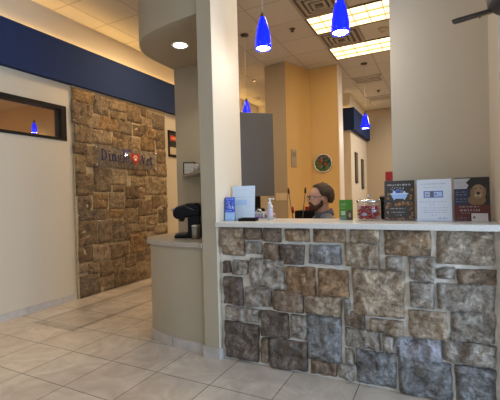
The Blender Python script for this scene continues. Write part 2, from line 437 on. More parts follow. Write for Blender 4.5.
# ---- stone panel on the left wall
bk = struct('wall_stone', MB().box(XL+.001, XL+.025, 3.318, 5.17, 0, 2.815), mat('tan_mortar', (.46,.36,.23), .9, noise_amt=.15, noise_scale=30, bump=.3, bump_scale=90))
LP = [(.30,.215,.125),(.34,.25,.15),(.25,.175,.10),(.20,.135,.075),(.37,.28,.175),(.28,.20,.11),(.23,.17,.11),(.33,.21,.095)]
dk = {43:3, 26:6, 50:3, 5:2, 16:3, 20:3, 0:7, 45:2, 46:3, 49:7, 37:3, 54:3, 55:7, 58:2}
def lpal(i, r, rnd):
    c = LP[{44:3, 47:3, 50:6, 0:7, 17:3, 21:3}.get(i, rnd.randrange(8))]; k = rnd.uniform(.85,1.1); return tuple(x*k for x in c)
LEFT = [(3.325,3.644,2.629,2.779),(3.317,3.544,2.317,2.62),(3.554,3.629,2.495,2.613),(3.656,3.912,2.516,2.766),(3.931,4.264,2.625,2.776),(3.548,3.742,2.289,2.485),(3.75,4.073,2.314,2.511),(3.322,3.608,2.088,2.311),(3.623,3.96,2.097,2.29),(3.935,4.078,2.491,2.602),(4.086,4.236,2.487,2.609),(4.071,4.355,2.297,2.497),(3.989,4.164,2.205,2.287),(4.183,4.338,2.197,2.29),(4.06,4.323,2.036,2.197),(3.966,4.042,2.063,2.211),(4.28,4.561,2.514,2.768),(4.585,4.701,2.641,2.764),(4.723,4.831,2.632,2.749),(4.578,4.825,2.471,2.611),(4.851,5.14,2.481,2.739),(4.396,4.7,2.303,2.472),(4.722,4.904,2.296,2.464),(4.913,5.132,2.159,2.461),(4.564,4.872,2.087,2.302),(4.343,4.54,1.997,2.267),(3.323,3.494,1.921,2.055),(3.506,3.655,1.765,2.047),(3.331,3.486,1.668,1.902),(3.672,3.958,1.771,2.073),(3.975,4.314,1.76,2.032),(4.333,4.574,1.761,1.983),(4.6,4.887,1.858,2.074),(3.336,3.607,1.367,1.651),(3.626,3.926,1.413,1.748),(3.946,4.22,1.517,1.727),(3.959,4.173,1.413,1.502),(4.264,4.66,1.674,1.753),(4.928,5.162,1.678,1.895),(4.685,4.915,1.686,1.845),(4.322,4.631,1.499,1.659),(4.639,5.15,1.377,1.648),(4.201,4.454,1.303,1.49),(3.887,4.166,1.168,1.39),(4.194,4.447,1.163,1.288),(4.476,4.6,1.299,1.484),(4.467,4.754,1.03,1.281),(4.777,4.905,1.142,1.352),(4.919,5.021,1.171,1.359),(5.041,5.152,1.132,1.358),(3.356,3.57,1.036,1.346),(3.607,3.851,1.187,1.385),(3.592,3.843,1.025,1.166),(3.862,4.128,1.036,1.154),(3.922,4.114,0.938,1.012),(3.351,3.649,0.694,1.012),(3.667,3.916,0.692,0.998),(3.934,4.248,0.67,0.917),(4.146,4.428,0.925,1.141),(4.448,4.605,0.914,1.018),(4.628,4.917,0.862,1.02),(4.933,5.154,0.875,1.116),(4.271,4.633,0.777,0.88),(4.657,4.787,0.767,0.832),(4.812,5.144,0.708,0.845),(4.262,4.555,0.458,0.749),(4.58,4.78,0.524,0.737),(4.77,4.898,1.042,1.117),(3.342,3.555,0.477,0.679),(3.581,3.868,0.438,0.67),(3.887,4.227,0.435,0.643),(3.35,3.467,0.329,0.462),(3.483,3.648,0.298,0.435),(3.674,3.924,0.224,0.417),(3.943,4.127,0.191,0.421),(3.349,3.647,0,0.29),(3.665,3.905,0,0.204),(3.925,4.118,0,0.178),(4.15,4.367,0.263,0.439),(4.392,4.58,0.325,0.437),(4.14,4.379,0,0.238),(4.404,4.686,0,0.29),(4.605,4.843,0.286,0.501),(4.711,5.008,0,0.229),(4.886,5.158,0.273,0.685),(4.804,5.149,0.486,0.69),(4.884,5.142,0,0.246)]
LEFT += [(4.93,5.15,1.91,2.14),(4.36,4.55,2.28,2.29+.0) if False else (4.59,4.86,1.77,1.85)]
bst = stones(LEFT, lpal, lambda u, v, h: (-4.272+h, u, v), .02, bk, 'stone_facing', step=.022, grow=.010)
# ---- reception counter
FP = dict(t=(.42,.345,.26), b=(.27,.205,.15), n=(.38,.28,.185), g=(.39,.365,.33), d=(.20,.165,.14), u=(.28,.295,.315), r=(.35,.225,.125), m=(.46,.40,.32), v=(.36,.38,.45))
FRONT = [(-1.572,-1.367,0.824,1.059,'t'),(-1.343,-1.209,0.965,1.062,'b'),(-1.197,-1.046,0.951,1.064,'b'),(-1.022,-0.826,0.965,1.059,'n'),(-1.35,-1.221,0.853,0.953,'g'),(-1.205,-1.073,0.822,0.939,'b'),(-1.058,-0.875,0.787,0.942,'d'),(-1.564,-1.494,0.689,0.793,'d'),(-1.472,-1.337,0.682,0.8,'g'),(-1.321,-1.038,0.592,0.82,'g'),(-1.561,-1.387,0.441,0.661,'d'),(-1.371,-1.14,0.446,0.601,'g'),(-1.128,-0.895,0.436,0.592,'b'),(-1.557,-1.253,0.319,0.43,'g'),(-1.564,-1.259,0.009,0.303,'d'),(-1.242,-1.008,0.234,0.431,'d'),(-0.993,-0.87,0.248,0.424,'g'),(-1.244,-1.176,0.021,0.214,'b'),(-1.169,-0.864,0.012,0.222,'d'),(-0.815,-0.581,0.961,1.063,'n'),(-0.554,-0.353,0.966,1.063,'t'),(-0.841,-0.612,0.802,0.946,'u'),(-0.592,-0.356,0.797,0.962,'t'),(-1.027,-0.794,0.565,0.776,'r'),(-0.784,-0.562,0.582,0.778,'r'),(-0.543,-0.208,0.479,0.791,'t'),(-0.332,-0.047,0.892,1.065,'n'),(-0.323,-0.222,0.797,0.885,'g'),(-0.187,-0.033,0.736,0.887,'g'),(-0.02,0.286,0.848,1.064,'m'),(-0.02,0.072,0.75,0.833,'g'),(0.083,0.286,0.739,0.834,'b'),(-0.185,-0.042,0.562,0.732,'g'),(-0.025,0.281,0.566,0.74,'g'),(-0.888,-0.62,0.446,0.581,'t'),(-0.607,-0.559,0.473,0.577,'g'),(-0.868,-0.626,0.12,0.44,'u'),(-0.595,-0.455,0.385,0.488,'b'),(-0.436,-0.219,0.373,0.472,'t'),(-0.595,-0.368,0.249,0.385,'g'),(-0.189,0.026,0.377,0.553,'t'),(0.042,0.278,0.39,0.57,'g'),(-0.356,-0.284,0.249,0.367,'g'),(-0.267,-0.009,0.229,0.376,'v'),(0.001,0.281,0.255,0.388,'g'),(-0.601,-0.54,0.124,0.234,'g'),(-0.528,-0.272,0.021,0.25,'u'),(-0.259,0.053,0.008,0.243,'u'),(0.063,0.278,0.014,0.249,'u'),(-0.847,-0.659,0.012,0.119,'b'),(-0.645,-0.539,0.016,0.12,'g')]
t = thing('reception_counter', 'grey and brown field stone reception counter wall under the pale countertop', 'counter', (-.65,2.65,0))
MB().box(-1.592, .312, 2.572, 2.70, 0, 1.062).build('mortar_wall', mat('pale_grey_mortar', (.74,.70,.64), .9, noise_amt=.12, noise_scale=25, bump=.5, bump_scale=70), t, world=True)
def fpal(i, r, rnd):
    c = FP[r[4]]; k = rnd.uniform(.9,1.1); return tuple(x*k for x in c)
o = stones(FRONT, fpal, lambda u, v, h: (u+.65, 2.570-h-2.65, v), .030, t, 'stone_facing')
o = MB().box(-1.592, .312, 2.500, 2.995, 1.062, 1.10).build('countertop', quartz, bevel=.005)
tag(o, 'long pale speckled countertop running along the top of the stone reception wall', 'countertop')
CT = 1.10
# ---- interior window in the left wall and the room behind it
t = MB(); t.box(XL-.13, XL+.012, Y0-.0, Y1, Z1-.045, Z1); t.box(XL-.13, XL+.012, Y0, Y1, Z0, Z0+.035)
t.box(XL-.13, XL+.012, Y0, Y0+.05, Z0+.035, Z1-.045); t.box(XL-.13, XL+.012, Y1-.07, Y1, Z0+.035, Z1-.045)
o = struct('window_1', t, darktrim)
p = MB().box(XL-.05, XL-.042, Y0+.05, Y1-.07, Z0+.035, Z1-.045).build('glass_pane', pane, o)
rm = MB(); rm.box(-7.9, XL-.12, 3.42, 3.5, 0, 2.72); rm.box(-7.98, -7.9, -1.0, 3.5, 0, 2.72); rm.box(-7.98, XL-.12, -1.08, -1.0, 0, 2.72)
struct('wall_exam_room', rm, orange_paint)
struct('ceiling_exam_room', MB().box(-7.98, XL-.12, -1.08, 3.5, 2.72, 2.8), mat('tan_ceiling', (.5,.36,.2), .8))

# ------------------------------------------------------------------ ceiling fixtures
lens = mat('troffer_lens', (1,.9,.6), .5, emit=(1,.78,.42), es=2.5)
louv = mat('troffer_louver', (.6,.42,.2), .5, emit=(1,.55,.18), es=.45)
def troffer(x0, x1, y0, y1, label):
    t = thing('ceiling_light', label, 'light', ((x0+x1)/2, (y0+y1)/2, H), group='lit ceiling troffers')
    w, d = (x1-x0)/2, (y1-y0)/2
    MB().box(-w,w,-d,-d+.025,-.012,.0).box(-w,w,d-.025,d,-.012,0).box(-w,-w+.025,-d+.025,d-.025,-.012,0).box(w-.025,w,-d+.025,d-.025,-.012,0).build('frame', mat('dark_bronze_frame', (.10,.07,.05), .5), t)
    MB().box(-w+.025,w-.025,-d+.025,d-.025,-.004,-.001).build('lens', lens, t)
    m = MB(); n = 3
    for i in range(1, n): yy = -d+2*d*i/n; m.box(-w+.025,w-.025,yy-.009,yy+.009,-.02,-.004)
    k = 6
    for i in range(1, k): xx = -w+2*w*i/k; m.box(xx-.006,xx+.006,-d+.025,d-.025,-.014,-.004)
    m.build('louver', louv, t)
    return t
troffer(-1.6,-.4,4.9,5.5, 'lit ceiling troffer nearer the camera, behind the blue pendant shade')
troffer(-1.6,-.4,6.1,6.7, 'lit ceiling troffer farther back, next to the golden column top')
ventm = mat('vent_enamel', (.34,.29,.24), .6); ventd = mat('vent_throat', (.12,.10,.085), .8)
def diffuser(x, y, label, s=.6):
    t = thing('ceiling_vent', label, 'vent', (x, y, H), group='ceiling vents')
    MB().box(-s/2,s/2,-s/2,s/2,-.003,0).build('backing', ventd, t)
    m = MB()
    for k, r in enumerate((.30,.225,.155,.09)):
        r *= s/.6; w = .036; z0, z1 = -.014-.008*k, -.004-.004*k
        for a, b, c_, d in ((-r,r,-r,-r+w),(-r,r,r-w,r),(-r,-r+w,-r+w,r-w),(r-w,r,-r+w,r-w)): m.box(a,b,c_,d,z0,-.003)
    m.build('louvre_rings', ventm, t); return t
diffuser(-1.3, 4.6, 'square stepped ceiling vent at the top edge, before the nearer troffer')
diffuser(-1.3, 5.8, 'square stepped ceiling vent between the two lit troffers')
def slotvent(x, y, label, w=.6, d=.5):
    t = thing('ceiling_vent', label, 'vent', (x, y, H), group='ceiling vents')
    MB().box(-w/2,w/2,-d/2,d/2,-.003,0).build('backing', mat('vent_dark', (.03,.025,.02), .8), t)
    m = MB().box(-w/2,w/2,-d/2,-d/2+.03,-.012,-.003).box(-w/2,w/2,d/2-.03,d/2,-.012,-.003).box(-w/2,-w/2+.03,-d/2,d/2,-.012,-.003).box(w/2-.03,w/2,-d/2,d/2,-.012,-.003)
    m.build('frame', mat('vent_pale', (.55,.50,.43), .6), t)
    m = MB()
    for k in range(4):
        y = -d/2+.03+(k+.5)*(d-.06)/4; m.box(-w/2+.03,w/2-.03,y-.022,y+.022,-.016,-.003)
    m.build('slats', mat('vent_pale', (.55,.50,.43), .6), t)
slotvent(-1.3, 8.2, 'slatted ceiling vent farther back, above the small pendant')
slotvent(-1.3, 9.95, 'slatted ceiling vent nearest the far brown wall')
spr = mat('sprinkler_bronze', (.10,.075,.055), .4, metal=.5)
for x, y, l in ((-1.85,5.12,'small dark sprinkler head in the ceiling left of the nearer troffer'),(-3.376,6.95,'small dark sprinkler head in the ceiling left of the golden column'),(-1.89,8.2,'small dark sprinkler head in the ceiling right beside the golden column'),(-1.23,9.2,'small dark sprinkler head between the two far slatted vents')):
    o = MB().lathe([(.045,0),(.042,-.006),(.015,-.012),(.012,-.035),(.028,-.038),(.028,-.042),(.0,-.043)], c=(0,0,0), seg=16).build('sprinkler_head', spr); o.location = (x, y, H); tag(o, l, 'sprinkler', 'sprinkler heads in the ceiling')
for x, y, l in ((-.69,5.8,'round cream smoke detector beside the lit troffers'),(-3.94,8.26,'round smoke detector on the ceiling far back at left')):
    t = thing('smoke_detector', l, 'detector', (x, y, H), group='smoke detectors')
    MB().lathe([(.075,0),(.075,-.02),(.06,-.035),(.0,-.037)], seg=28).build('housing', mat('cream_plastic', (.5,.42,.34), .5), t)
    MB().lathe([(.03,-.036),(.03,-.05),(.0,-.052)], seg=20).build('sensor_cap', mat('cream_plastic2', (.42,.35,.28), .5), t)

# ------------------------------------------------------------------ pendants
blueglass = mat('cobalt_glass', (.0,.01,.6), .15, emit=(.0,.012,1), es=.95, coat=.2)
cordm = mat('pale_cord', (.5,.45,.38), .5); glow = mat('pendant_bulb', (1,1,1), .5, emit=(.92,.95,1), es=5)
def pendant(x, y, zb, label, hh=.25, r=.066, top=H, watt=5):
    t = thing('pendant_lamp', label, 'pendant lamp', (x, y, zb), group='cobalt blue pendant lamps')
    MB().lathe([(.062,top-zb),(.06,top-zb-.014),(.012,top-zb-.024),(.0,top-zb-.025)], seg=24).build('canopy', mat('dark_bronze', (.07,.05,.04), .4, metal=.4), t)
    MB().tube([(0,0,hh+.03),(0,0,top-zb-.02)], .0028, 6).build('cord', cordm, t)
    MB().lathe([(.004,hh+.045),(.010,hh+.03),(.018,hh+.012),(.021,hh-.002)], seg=16).build('socket_cap', mat('dark_bronze', (.07,.05,.04), .4), t)
    P = [(.020,hh),(.028,hh*.93),(.038,hh*.82),(.048,hh*.66),(.056,hh*.50),(.062,hh*.34),(r,hh*.16),(r,hh*.06),(r-.004,0)]
    P = [(a*r/.066, b) for a, b in P]
    MB().lathe(P+[(r-.009,.001)]+[(a-.006, b) for a, b in reversed(P[:-1])], seg=32, cap=False).build('shade', blueglass, t)
    MB().lathe([(.0,.010),(r*.88,.010)], seg=28, cap=False).build('bulb', glow, t)
    L = bpy.data.lights.new('bulb_light', 'POINT'); L.energy = watt; L.color = (1,.93,.85); L.shadow_soft_size = .04
    lo = bpy.data.objects.new('bulb_light', L); C.objects.link(lo); lo.parent = t; lo.location = (0,0,-.06)
    return t
pendant(-1.222, 2.7, 2.463, 'cobalt blue pendant lamp hanging over the counter left, near the white pillar')
pendant(-.611, 2.7, 2.452, 'cobalt blue pendant lamp cut by the top edge, in front of the troffers')
pendant(-2.54, 4.95, 2.47, 'small blue pendant lamp partly behind the dark grey overhead cabinet', r=.066)
pendant(-1.2, 7.15, 2.497, 'distant blue pendant lamp right of the golden column, before the navy fascia', hh=.27, r=.075)
pendant(-5.05, 3.30, 2.26, 'blue pendant lamp seen through the dark framed interior window', hh=.15, r=.042, top=2.72, watt=.5)

# ------------------------------------------------------------------ logo sign on the stone panel
t = thing('wall_sign', 'clear acrylic sign with dark blue lettering and red paw heart on the stone panel', 'sign', (-4.2,4.28,1.93))
a = MB().box(-.006,.0,-.68,.58,-.165,.135).build('acrylic_panel', glass('sign_acrylic', (.93,.94,.97), .025, .02), t, bevel=.001)
for y in (-.65,.55):
    for z in (-.14,.11): MB().lathe([(.014,-.045),(.014,.006),(.0,.008)], c=(0,y,z), axis='x', seg=16).build('standoff', chrome, t)
def text_mesh(txt, size, bold=.0, xs=1.0):
    cu = bpy.data.curves.new('t', 'FONT'); cu.body = txt; cu.size = size; cu.offset = bold; cu.extrude = 0.0; cu.resolution_u = 3
    o = bpy.data.objects.new('t', cu); C.objects.link(o); dg = bpy.context.evaluated_depsgraph_get(); dg.update()
    me = bpy.data.meshes.new_from_object(o.evaluated_get(dg)); bpy.data.objects.remove(o); return me
# serif lettering built stroke by stroke (units: cap height 1)
def letter(ch):
    """returns rectangles/curves as polygons, width"""
    R = []; A = []
    s, th = .17, .06
    def st(x, y0, y1, sf=(1,1), w=s):
        R.append((x, x+w, y0, y1))
        if sf[0]: R.append((x-.07, x+w+.07, y0, y0+th))
        if sf[1]: R.append((x-.07, x+(w if ch not in 'l' else w), y1-th, y1))
    if ch == 'D': st(.07,0,1); A.append((.24,.5,.43,.5,-90,90,.15,.06)); R.append((.07,.26,.94,1)); R.append((.07,.26,0,.06)); W = .78
    elif ch == 'i': st(.07,0,.66); A.append((.155,.88,.09,.09,0,360,.09,.09)); W = .34
    elif ch == 'n': st(.07,0,.66); A.append((.36,.44,.21,.22,0,180,.13,.08)); st(.43,0,.45,(1,0)); W = .72
    elif ch == 'g': A.append((.28,.42,.21,.24,0,360,.11,.05)); A.append((.30,-.12,.24,.17,0,360,.07,.06)); R.append((.40,.58,.58,.66)); R.append((.12,.22,.02,.20)); W = .62
    elif ch == 'l': st(.07,0,1.04); W = .33
    elif ch == 'e': A.append((.30,.33,.25,.33,25,345,.12,.06)); R.append((.10,.52,.32,.38)); A.append((.30,.33,.25,.33,0,60,.10,.06)); W = .6
    elif ch == 'V':
        W = .82
        R.append((0,.30,.94,1)); R.append((.52,.80,.94,1))
        return R, A, W, [[(.07,1),(.25,1),(.47,.12),(.42,0),(.36,0)], [(.36,0),(.44,0),(.72,1),(.64,1)]]
    elif ch == 't': st(.12,.05,.88,(0,0)); R.append((0,.40,.60,.66)); A.append((.27,.12,.15,.12,190,330,.10,.07)); W = .42
    return R, A, W, []
def word(mb, txt, v0, z0, cap, xs=1.0, x=.004):
    """write along +Y at height z0 on the face x"""
    cx = v0
    for ch in txt:
        R, A, W, P = letter(ch)
        def q(pts):
            vs = [mb._v((x, cx+p[0]*cap*xs, z0+p[1]*cap)) for p in pts]; mb._f(vs)
        for a, b, c_, d in R: q([(a,c_),(b,c_),(b,d),(a,d)])
        for p in P: q(p)
        for (ax, ay, rx, ry, a0, a1, tx, ty) in A:
            N = 20
            for k in range(N):
                u = math.radians(a0+(a1-a0)*k/N); w = math.radians(a0+(a1-a0)*(k+1)/N)
                q([(ax+rx*math.cos(u), ay+ry*math.sin(u)), (ax+rx*math.cos(w), ay+ry*math.sin(w)), (ax+(rx-tx)*math.cos(w), ay+(ry-ty)*math.sin(w)), (ax+(rx-tx)*math.cos(u), ay+(ry-ty)*math.sin(u))])
        cx += W*cap*xs
    return cx
bluelet = mat('dark_blue_lettering', (.006,.015,.09), .6)
m = MB(); m.M = Matrix.Translation((-4.2,4.28,1.93)); m.M = Matrix.Identity(4)
ce = word(m, 'Dingle', -.585, -.072, .155, 1.04)
m.build('lettering', bluelet, t)
m = MB(); word(m, 'Vet', .195, -.082, .155, .90)
m.build('lettering', bluelet, t)
m = MB()
hp = []
for k in range(40):
    u = 2*PI*k/40; hp.append((.0060*16*math.sin(u)**3, .0066*(13*math.cos(u)-5*math.cos(2*u)-2*math.cos(3*u)-math.cos(4*u))))
hy, hz = .075, .005
vs = [m._v((.005, hy+a, hz+b*.95)) for a, b in hp]; m._f(vs)
m.mi = 1
for a, b, r1, r2 in ((0,-.02,.026,.020),(-.034,.010,.010,.014),(-.013,.030,.010,.015),(.013,.030,.010,.015),(.034,.010,.010,.014)):
    vs = [m._v((.0065, hy+a+r1*math.cos(2*PI*k/14), hz+b+r2*math.sin(2*PI*k/14))) for k in range(14)]; m._f(vs)
m.build('paw_heart', [mat('sign_red', (.45,.02,.02), .4), flat((.8,.75,.65))], t)

# notice frame on the left wall
t = thing('wall_notice', 'black framed notice with red header on the wall beside the stone panel', 'notice', (XL,5.45,2.28))
MB().box(0,.02,-.185,-.16,-.235,.235).box(0,.02,.16,.185,-.235,.235).box(0,.02,-.16,.16,.21,.235).box(0,.02,-.16,.16,-.235,-.21).build('frame', black, t)
m = MB().box(0,.008,-.16,.16,-.21,.21); m.mi = 1; m.box(.008,.009,-.13,.13,.06,.15); m.mi = 2; m.box(.008,.009,-.14,.14,-.19,-.06); m.mi = 3; m.box(.009,.0095,-.09,.10,.09,.12)
m.build('notice_sheet', [blacksoft, flat((.55,.05,.04)), flat((.55,.46,.33)), flat((.7,.35,.1))], t)

# ------------------------------------------------------------------ coffee things
t = thing('coffee_maker', 'black single serve coffee maker on the curved taupe worktop', 'coffee maker', (-2.13,2.90,.925), math.radians(205))
# local +x = front of the machine
k = 1.0
def sec(poly, y0, y1, m=None):
    m = m or MB(); lo = [m._v((a, y0, b)) for a, b in poly]; hi = [m._v((a, y1, b)) for a, b in poly]
    m._f(lo); m._f(list(reversed(hi)))
    for i in range(len(poly)): j = (i+1)%len(poly); m._f([lo[i], hi[i], hi[j], lo[j]])
    return m
sec([(-.12,0),(.13,0),(.13,.03),(.02,.035),(-.0,.06),(-.0,.20),(-.12,.20)], -.105, .105).build('base', black, t, bevel=.01)
m = sec([(-.125,.20),(.0,.19),(.10,.175),(.135,.20),(.14,.255),(.10,.295),(.0,.325),(-.08,.325),(-.125,.30)], -.11, .11); m.build('brew_head', black, t, bevel=.018)
sec([(.05,.3145),(.06,.318),(-.06,.262),(-.07,.255)], .108, .116).build('side_trim', chrome, t)
MB().lathe([(.022,.150),(.032,.18),(.032,.19)], c=(.075,0,0), seg=18).build('pod_nozzle', blacksoft, t)
MB().box(.005,.12,-.09,.09,.035,.042).build('drip_tray', mat('grey_grille', (.12,.12,.12), .4, metal=.5), t)
MB().tube([(.10,-.07,.285),(.16,-.06,.262),(.175,0,.258),(.16,.06,.262),(.10,.07,.285)], .008, 8).build('lid_handle', chrome, t)
MB().box(-.115,-.0,-.15,-.108,.0,.27).build('water_tank', glass('smoked_tank', (.25,.25,.28), .2), t)
t = thing('metal_canister', 'small brushed metal canister in front of the coffee maker', 'canister', (-1.975,2.78,.925))
MB().lathe([(.036,0),(.038,.004),(.038,.105),(.036,.108)], seg=28).build('body', mat('aged_steel', (.32,.29,.26), .3, metal=.85), t)
MB().lathe([(.040,.105),(.040,.125),(.034,.131),(.0,.133)], seg=28).build('lid', chrome, t)
# framed card and cup on the corner shelf
t = thing('framed_card', 'small dark framed white card standing on the corner shelf', 'picture frame', (-2.515,3.435,1.56), math.radians(26))
m = MB(); w, h = .066, .145
m.M = Matrix.Rotation(math.radians(-8), 4, 'X')
m.box(-w,w,0,.012,0,.012).box(-w,w,0,.012,h-.012,h).box(-w,-w+.012,0,.012,.012,h-.012).box(w-.012,w,0,.012,.012,h-.012); m.build('frame', blacksoft, t)
m = MB(); m.M = Matrix.Rotation(math.radians(-8), 4, 'X'); m.box(-w+.012,w-.012,.003,.008,.012,h-.012); m.mi = 1
for i in range(7): m.box(-.055,.055-random.random()*.04,.0022,.003,.03+.016*i,.035+.016*i)
m.build('card', [flat((.66,.66,.62)), flat((.4,.4,.4))], t)
t = thing('cup', 'pale grey cup on the corner shelf right of the framed card', 'cup', (-2.26,3.24,1.56))
MB().lathe([(.024,0),(.030,.004),(.040,.09),(.037,.09),(.028,.008),(.0,.007)], seg=24, cap=False).build('bowl', mat('grey_ceramic', (.45,.44,.42), .3), t)

# ------------------------------------------------------------------ counter top goods
def words(m, mi, u0, u1, v, hgt, d, rnd, cov=.8):
    m.mi = mi; x = u0
    while x < u1-.004:
        w = min(rnd.uniform(.006,.020), u1-x)
        for q in range(max(1, int(w/.004))):   # little letter-like ticks
            a = x+q*.004; m.box(a, min(a+rnd.uniform(.0018,.0032), u1), -d-.0002, -d, v, v+hgt*rnd.uniform(.65,1))
        x += w+.004
def card(name, label, cat, x, y, w, h, yaw, tilt, build_print, holder=True, z=CT, thick=.002):
    t = thing(name, label, cat, (x, y, z+.001), math.radians(yaw), group='flyers standing at the right of the counter' if name == 'flyer' else None)
    R = Matrix.Rotation(math.radians(-tilt), 4, 'X')
    if holder:
        m = MB(); m.M = R; m.box(-w/2-.004, w/2+.004, .003, .004, 0, h+.004)
        m.box(-w/2-.004, w/2+.004, -.006, .003, 0, .002); m.box(-w/2-.004, w/2+.004, -.006, -.005, .002, .012)
        m.M = Matrix.Identity(4); m.box(-w/2-.004, w/2+.004, -.0, .07, -.0008, .0015)
        m.build('holder', acry, t)
    m = MB(); m.M = R; mats = build_print(m, w, h, thick); m.build('print', mats, t)
    return t
RN = random.Random(3)
def rect(m, mi, u0, u1, v0, v1, lay): m.mi = mi; m.box(u0, u1, -.0006-.0004*lay, -.0002, v0, v1)
def disc(m, mi, u, v, ru, rv, lay, n=16):
    m.mi = mi; y = -.0006-.0004*lay; m._f([m._v((u+ru*math.cos(2*PI*k/n), y, v+rv*math.sin(2*PI*k/n))) for k in range(n)])
def poly(m, mi, pts, lay): m.mi = mi; y = -.0006-.0004*lay; m._f([m._v((u, y, v)) for u, v in pts])
def pr_white(m, w, h, th):
    m.mi = 0; m.box(-w/2,w/2,0,th,0,h)
    words(m, 1, -w*.38, w*.36, h*.88, .007, .0004, RN); words(m, 1, -w*.28, w*.26, h*.80, .0045, .0004, RN)
    rect(m, 2, -w*.30, w*.26, h*.56, h*.72, 1); rect(m, 3, -w*.27, -w*.12, h*.58, h*.70, 2); rect(m, 3, w*.0, w*.23, h*.585, h*.695, 2)
    rect(m, 4, -w*.11, -w*.02, h*.575, h*.72, 3); rect(m, 5, -w*.23, -w*.17, h*.62, h*.65, 3)
    rect(m, 2, w*.02, w*.08, h*.62, h*.66, 3); rect(m, 5, w*.11, w*.13, h*.61, h*.63, 3)
    words(m, 1, -w*.42, w*.38, h*.455, .005, .0004, RN); words(m, 1, -w*.12, w*.08, h*.385, .0045, .0004, RN)
    for v in (.31,.25,.20): words(m, 1, -w*.40, w*.40, h*v, .0045, .0004, RN)
    words(m, 2, -w*.08, w*.10, h*.14, .004, .0004, RN); words(m, 2, w*.12, w*.36, h*.06, .008, .0004, RN)
    return [flat((.70,.76,.88)), flat((.30,.33,.42)), flat((.10,.18,.55)), flat((.45,.58,.85)), flat((.18,.15,.18)), flat((.5,.05,.06))]
card('flyer', 'white printed letter with small picture strip, standing in a clear holder', 'flyer', -.032, 2.755, .208, .282, 2, 8, pr_white)
def pr_bath(m, w, h, th):
    m.mi = 0; m.box(-w/2,w/2,0,th,0,h)
    words(m, 1, -w*.40, w*.40, h*.875, .013, .0004, RN)
    # bathtub with a pup
    poly(m, 2, [(-w*.27,h*.665),(w*.27,h*.665),(w*.25,h*.60),(w*.20,h*.545),(-w*.20,h*.545),(-w*.25,h*.60)], 2); rect(m, 3, -w*.30, w*.30, h*.655, h*.685, 3)
    rect(m, 1, -w*.19, -w*.15, h*.515, h*.55, 1); rect(m, 1, w*.15, w*.19, h*.515, h*.55, 1)
    disc(m, 4, -w*.06, h*.73, w*.10, h*.05, 1); disc(m, 5, w*.08, h*.725, w*.07, h*.05, 1); disc(m, 3, -w*.17, h*.71, w*.05, h*.035, 2); disc(m, 3, w*.17, h*.70, w*.04, h*.03, 2)
    for _ in range(12): disc(m, 3, RN.uniform(-.3,.3)*w, RN.uniform(.74,.84)*h, .003, .003, 2, 8)
    # fallen leaves band and border
    for _ in range(36):
        u, v = RN.uniform(-.42,.42)*w, RN.uniform(.36,.46)*h; a = RN.uniform(0,6.28); s = RN.uniform(.006,.011)
        poly(m, RN.choice((6,7,8)), [(u+s*math.cos(a+k*1.256)*(1 if k%2 else .6), v+s*math.sin(a+k*1.256)*(1 if k%2 else .6)) for k in range(5)], RN.choice((1,2,3)))
    for _ in range(34):
        e = RN.choice((0,1,2)); u = (-.44+RN.uniform(0,.10))*w if e == 0 else ((.34+RN.uniform(0,.10))*w if e == 1 else RN.uniform(-.44,.44)*w)
        v = RN.uniform(.03,.40)*h if e < 2 else RN.uniform(.02,.07)*h; s = RN.uniform(.006,.010); a = RN.uniform(0,6)
        poly(m, RN.choice((6,7,8)), [(u+s*math.cos(a+k*1.256), v+s*math.sin(a+k*1.256)) for k in range(5)], RN.choice((1,2,3)))
    for u, v in ((-.36,.66),(.38,.62),(.37,.55),(-.38,.56),(.42,.76)):
        poly(m, 6, [(u*w+.011*math.cos(k*1.256), v*h+.011*math.sin(k*1.256)) for k in range(5)], 1)
    words(m, 1, -w*.30, w*.22, h*.29, .007, .0004, RN); words(m, 1, -w*.26, w*.18, h*.20, .007, .0004, RN); words(m, 1, -w*.12, w*.08, h*.13, .005, .0004, RN)
    return [flat((.055,.05,.05)), flat((.62,.6,.6)), flat((.35,.52,.85)), flat((.60,.70,.90)), flat((.05,.10,.45)), flat((.16,.18,.3)), flat((.34,.15,.04)), flat((.40,.25,.11)), flat((.22,.07,.03))]
card('flyer', 'dark flyer with a pet in a blue bathtub and orange leaves', 'flyer', -.252, 2.79, .197, .283, 1, 8, pr_bath)
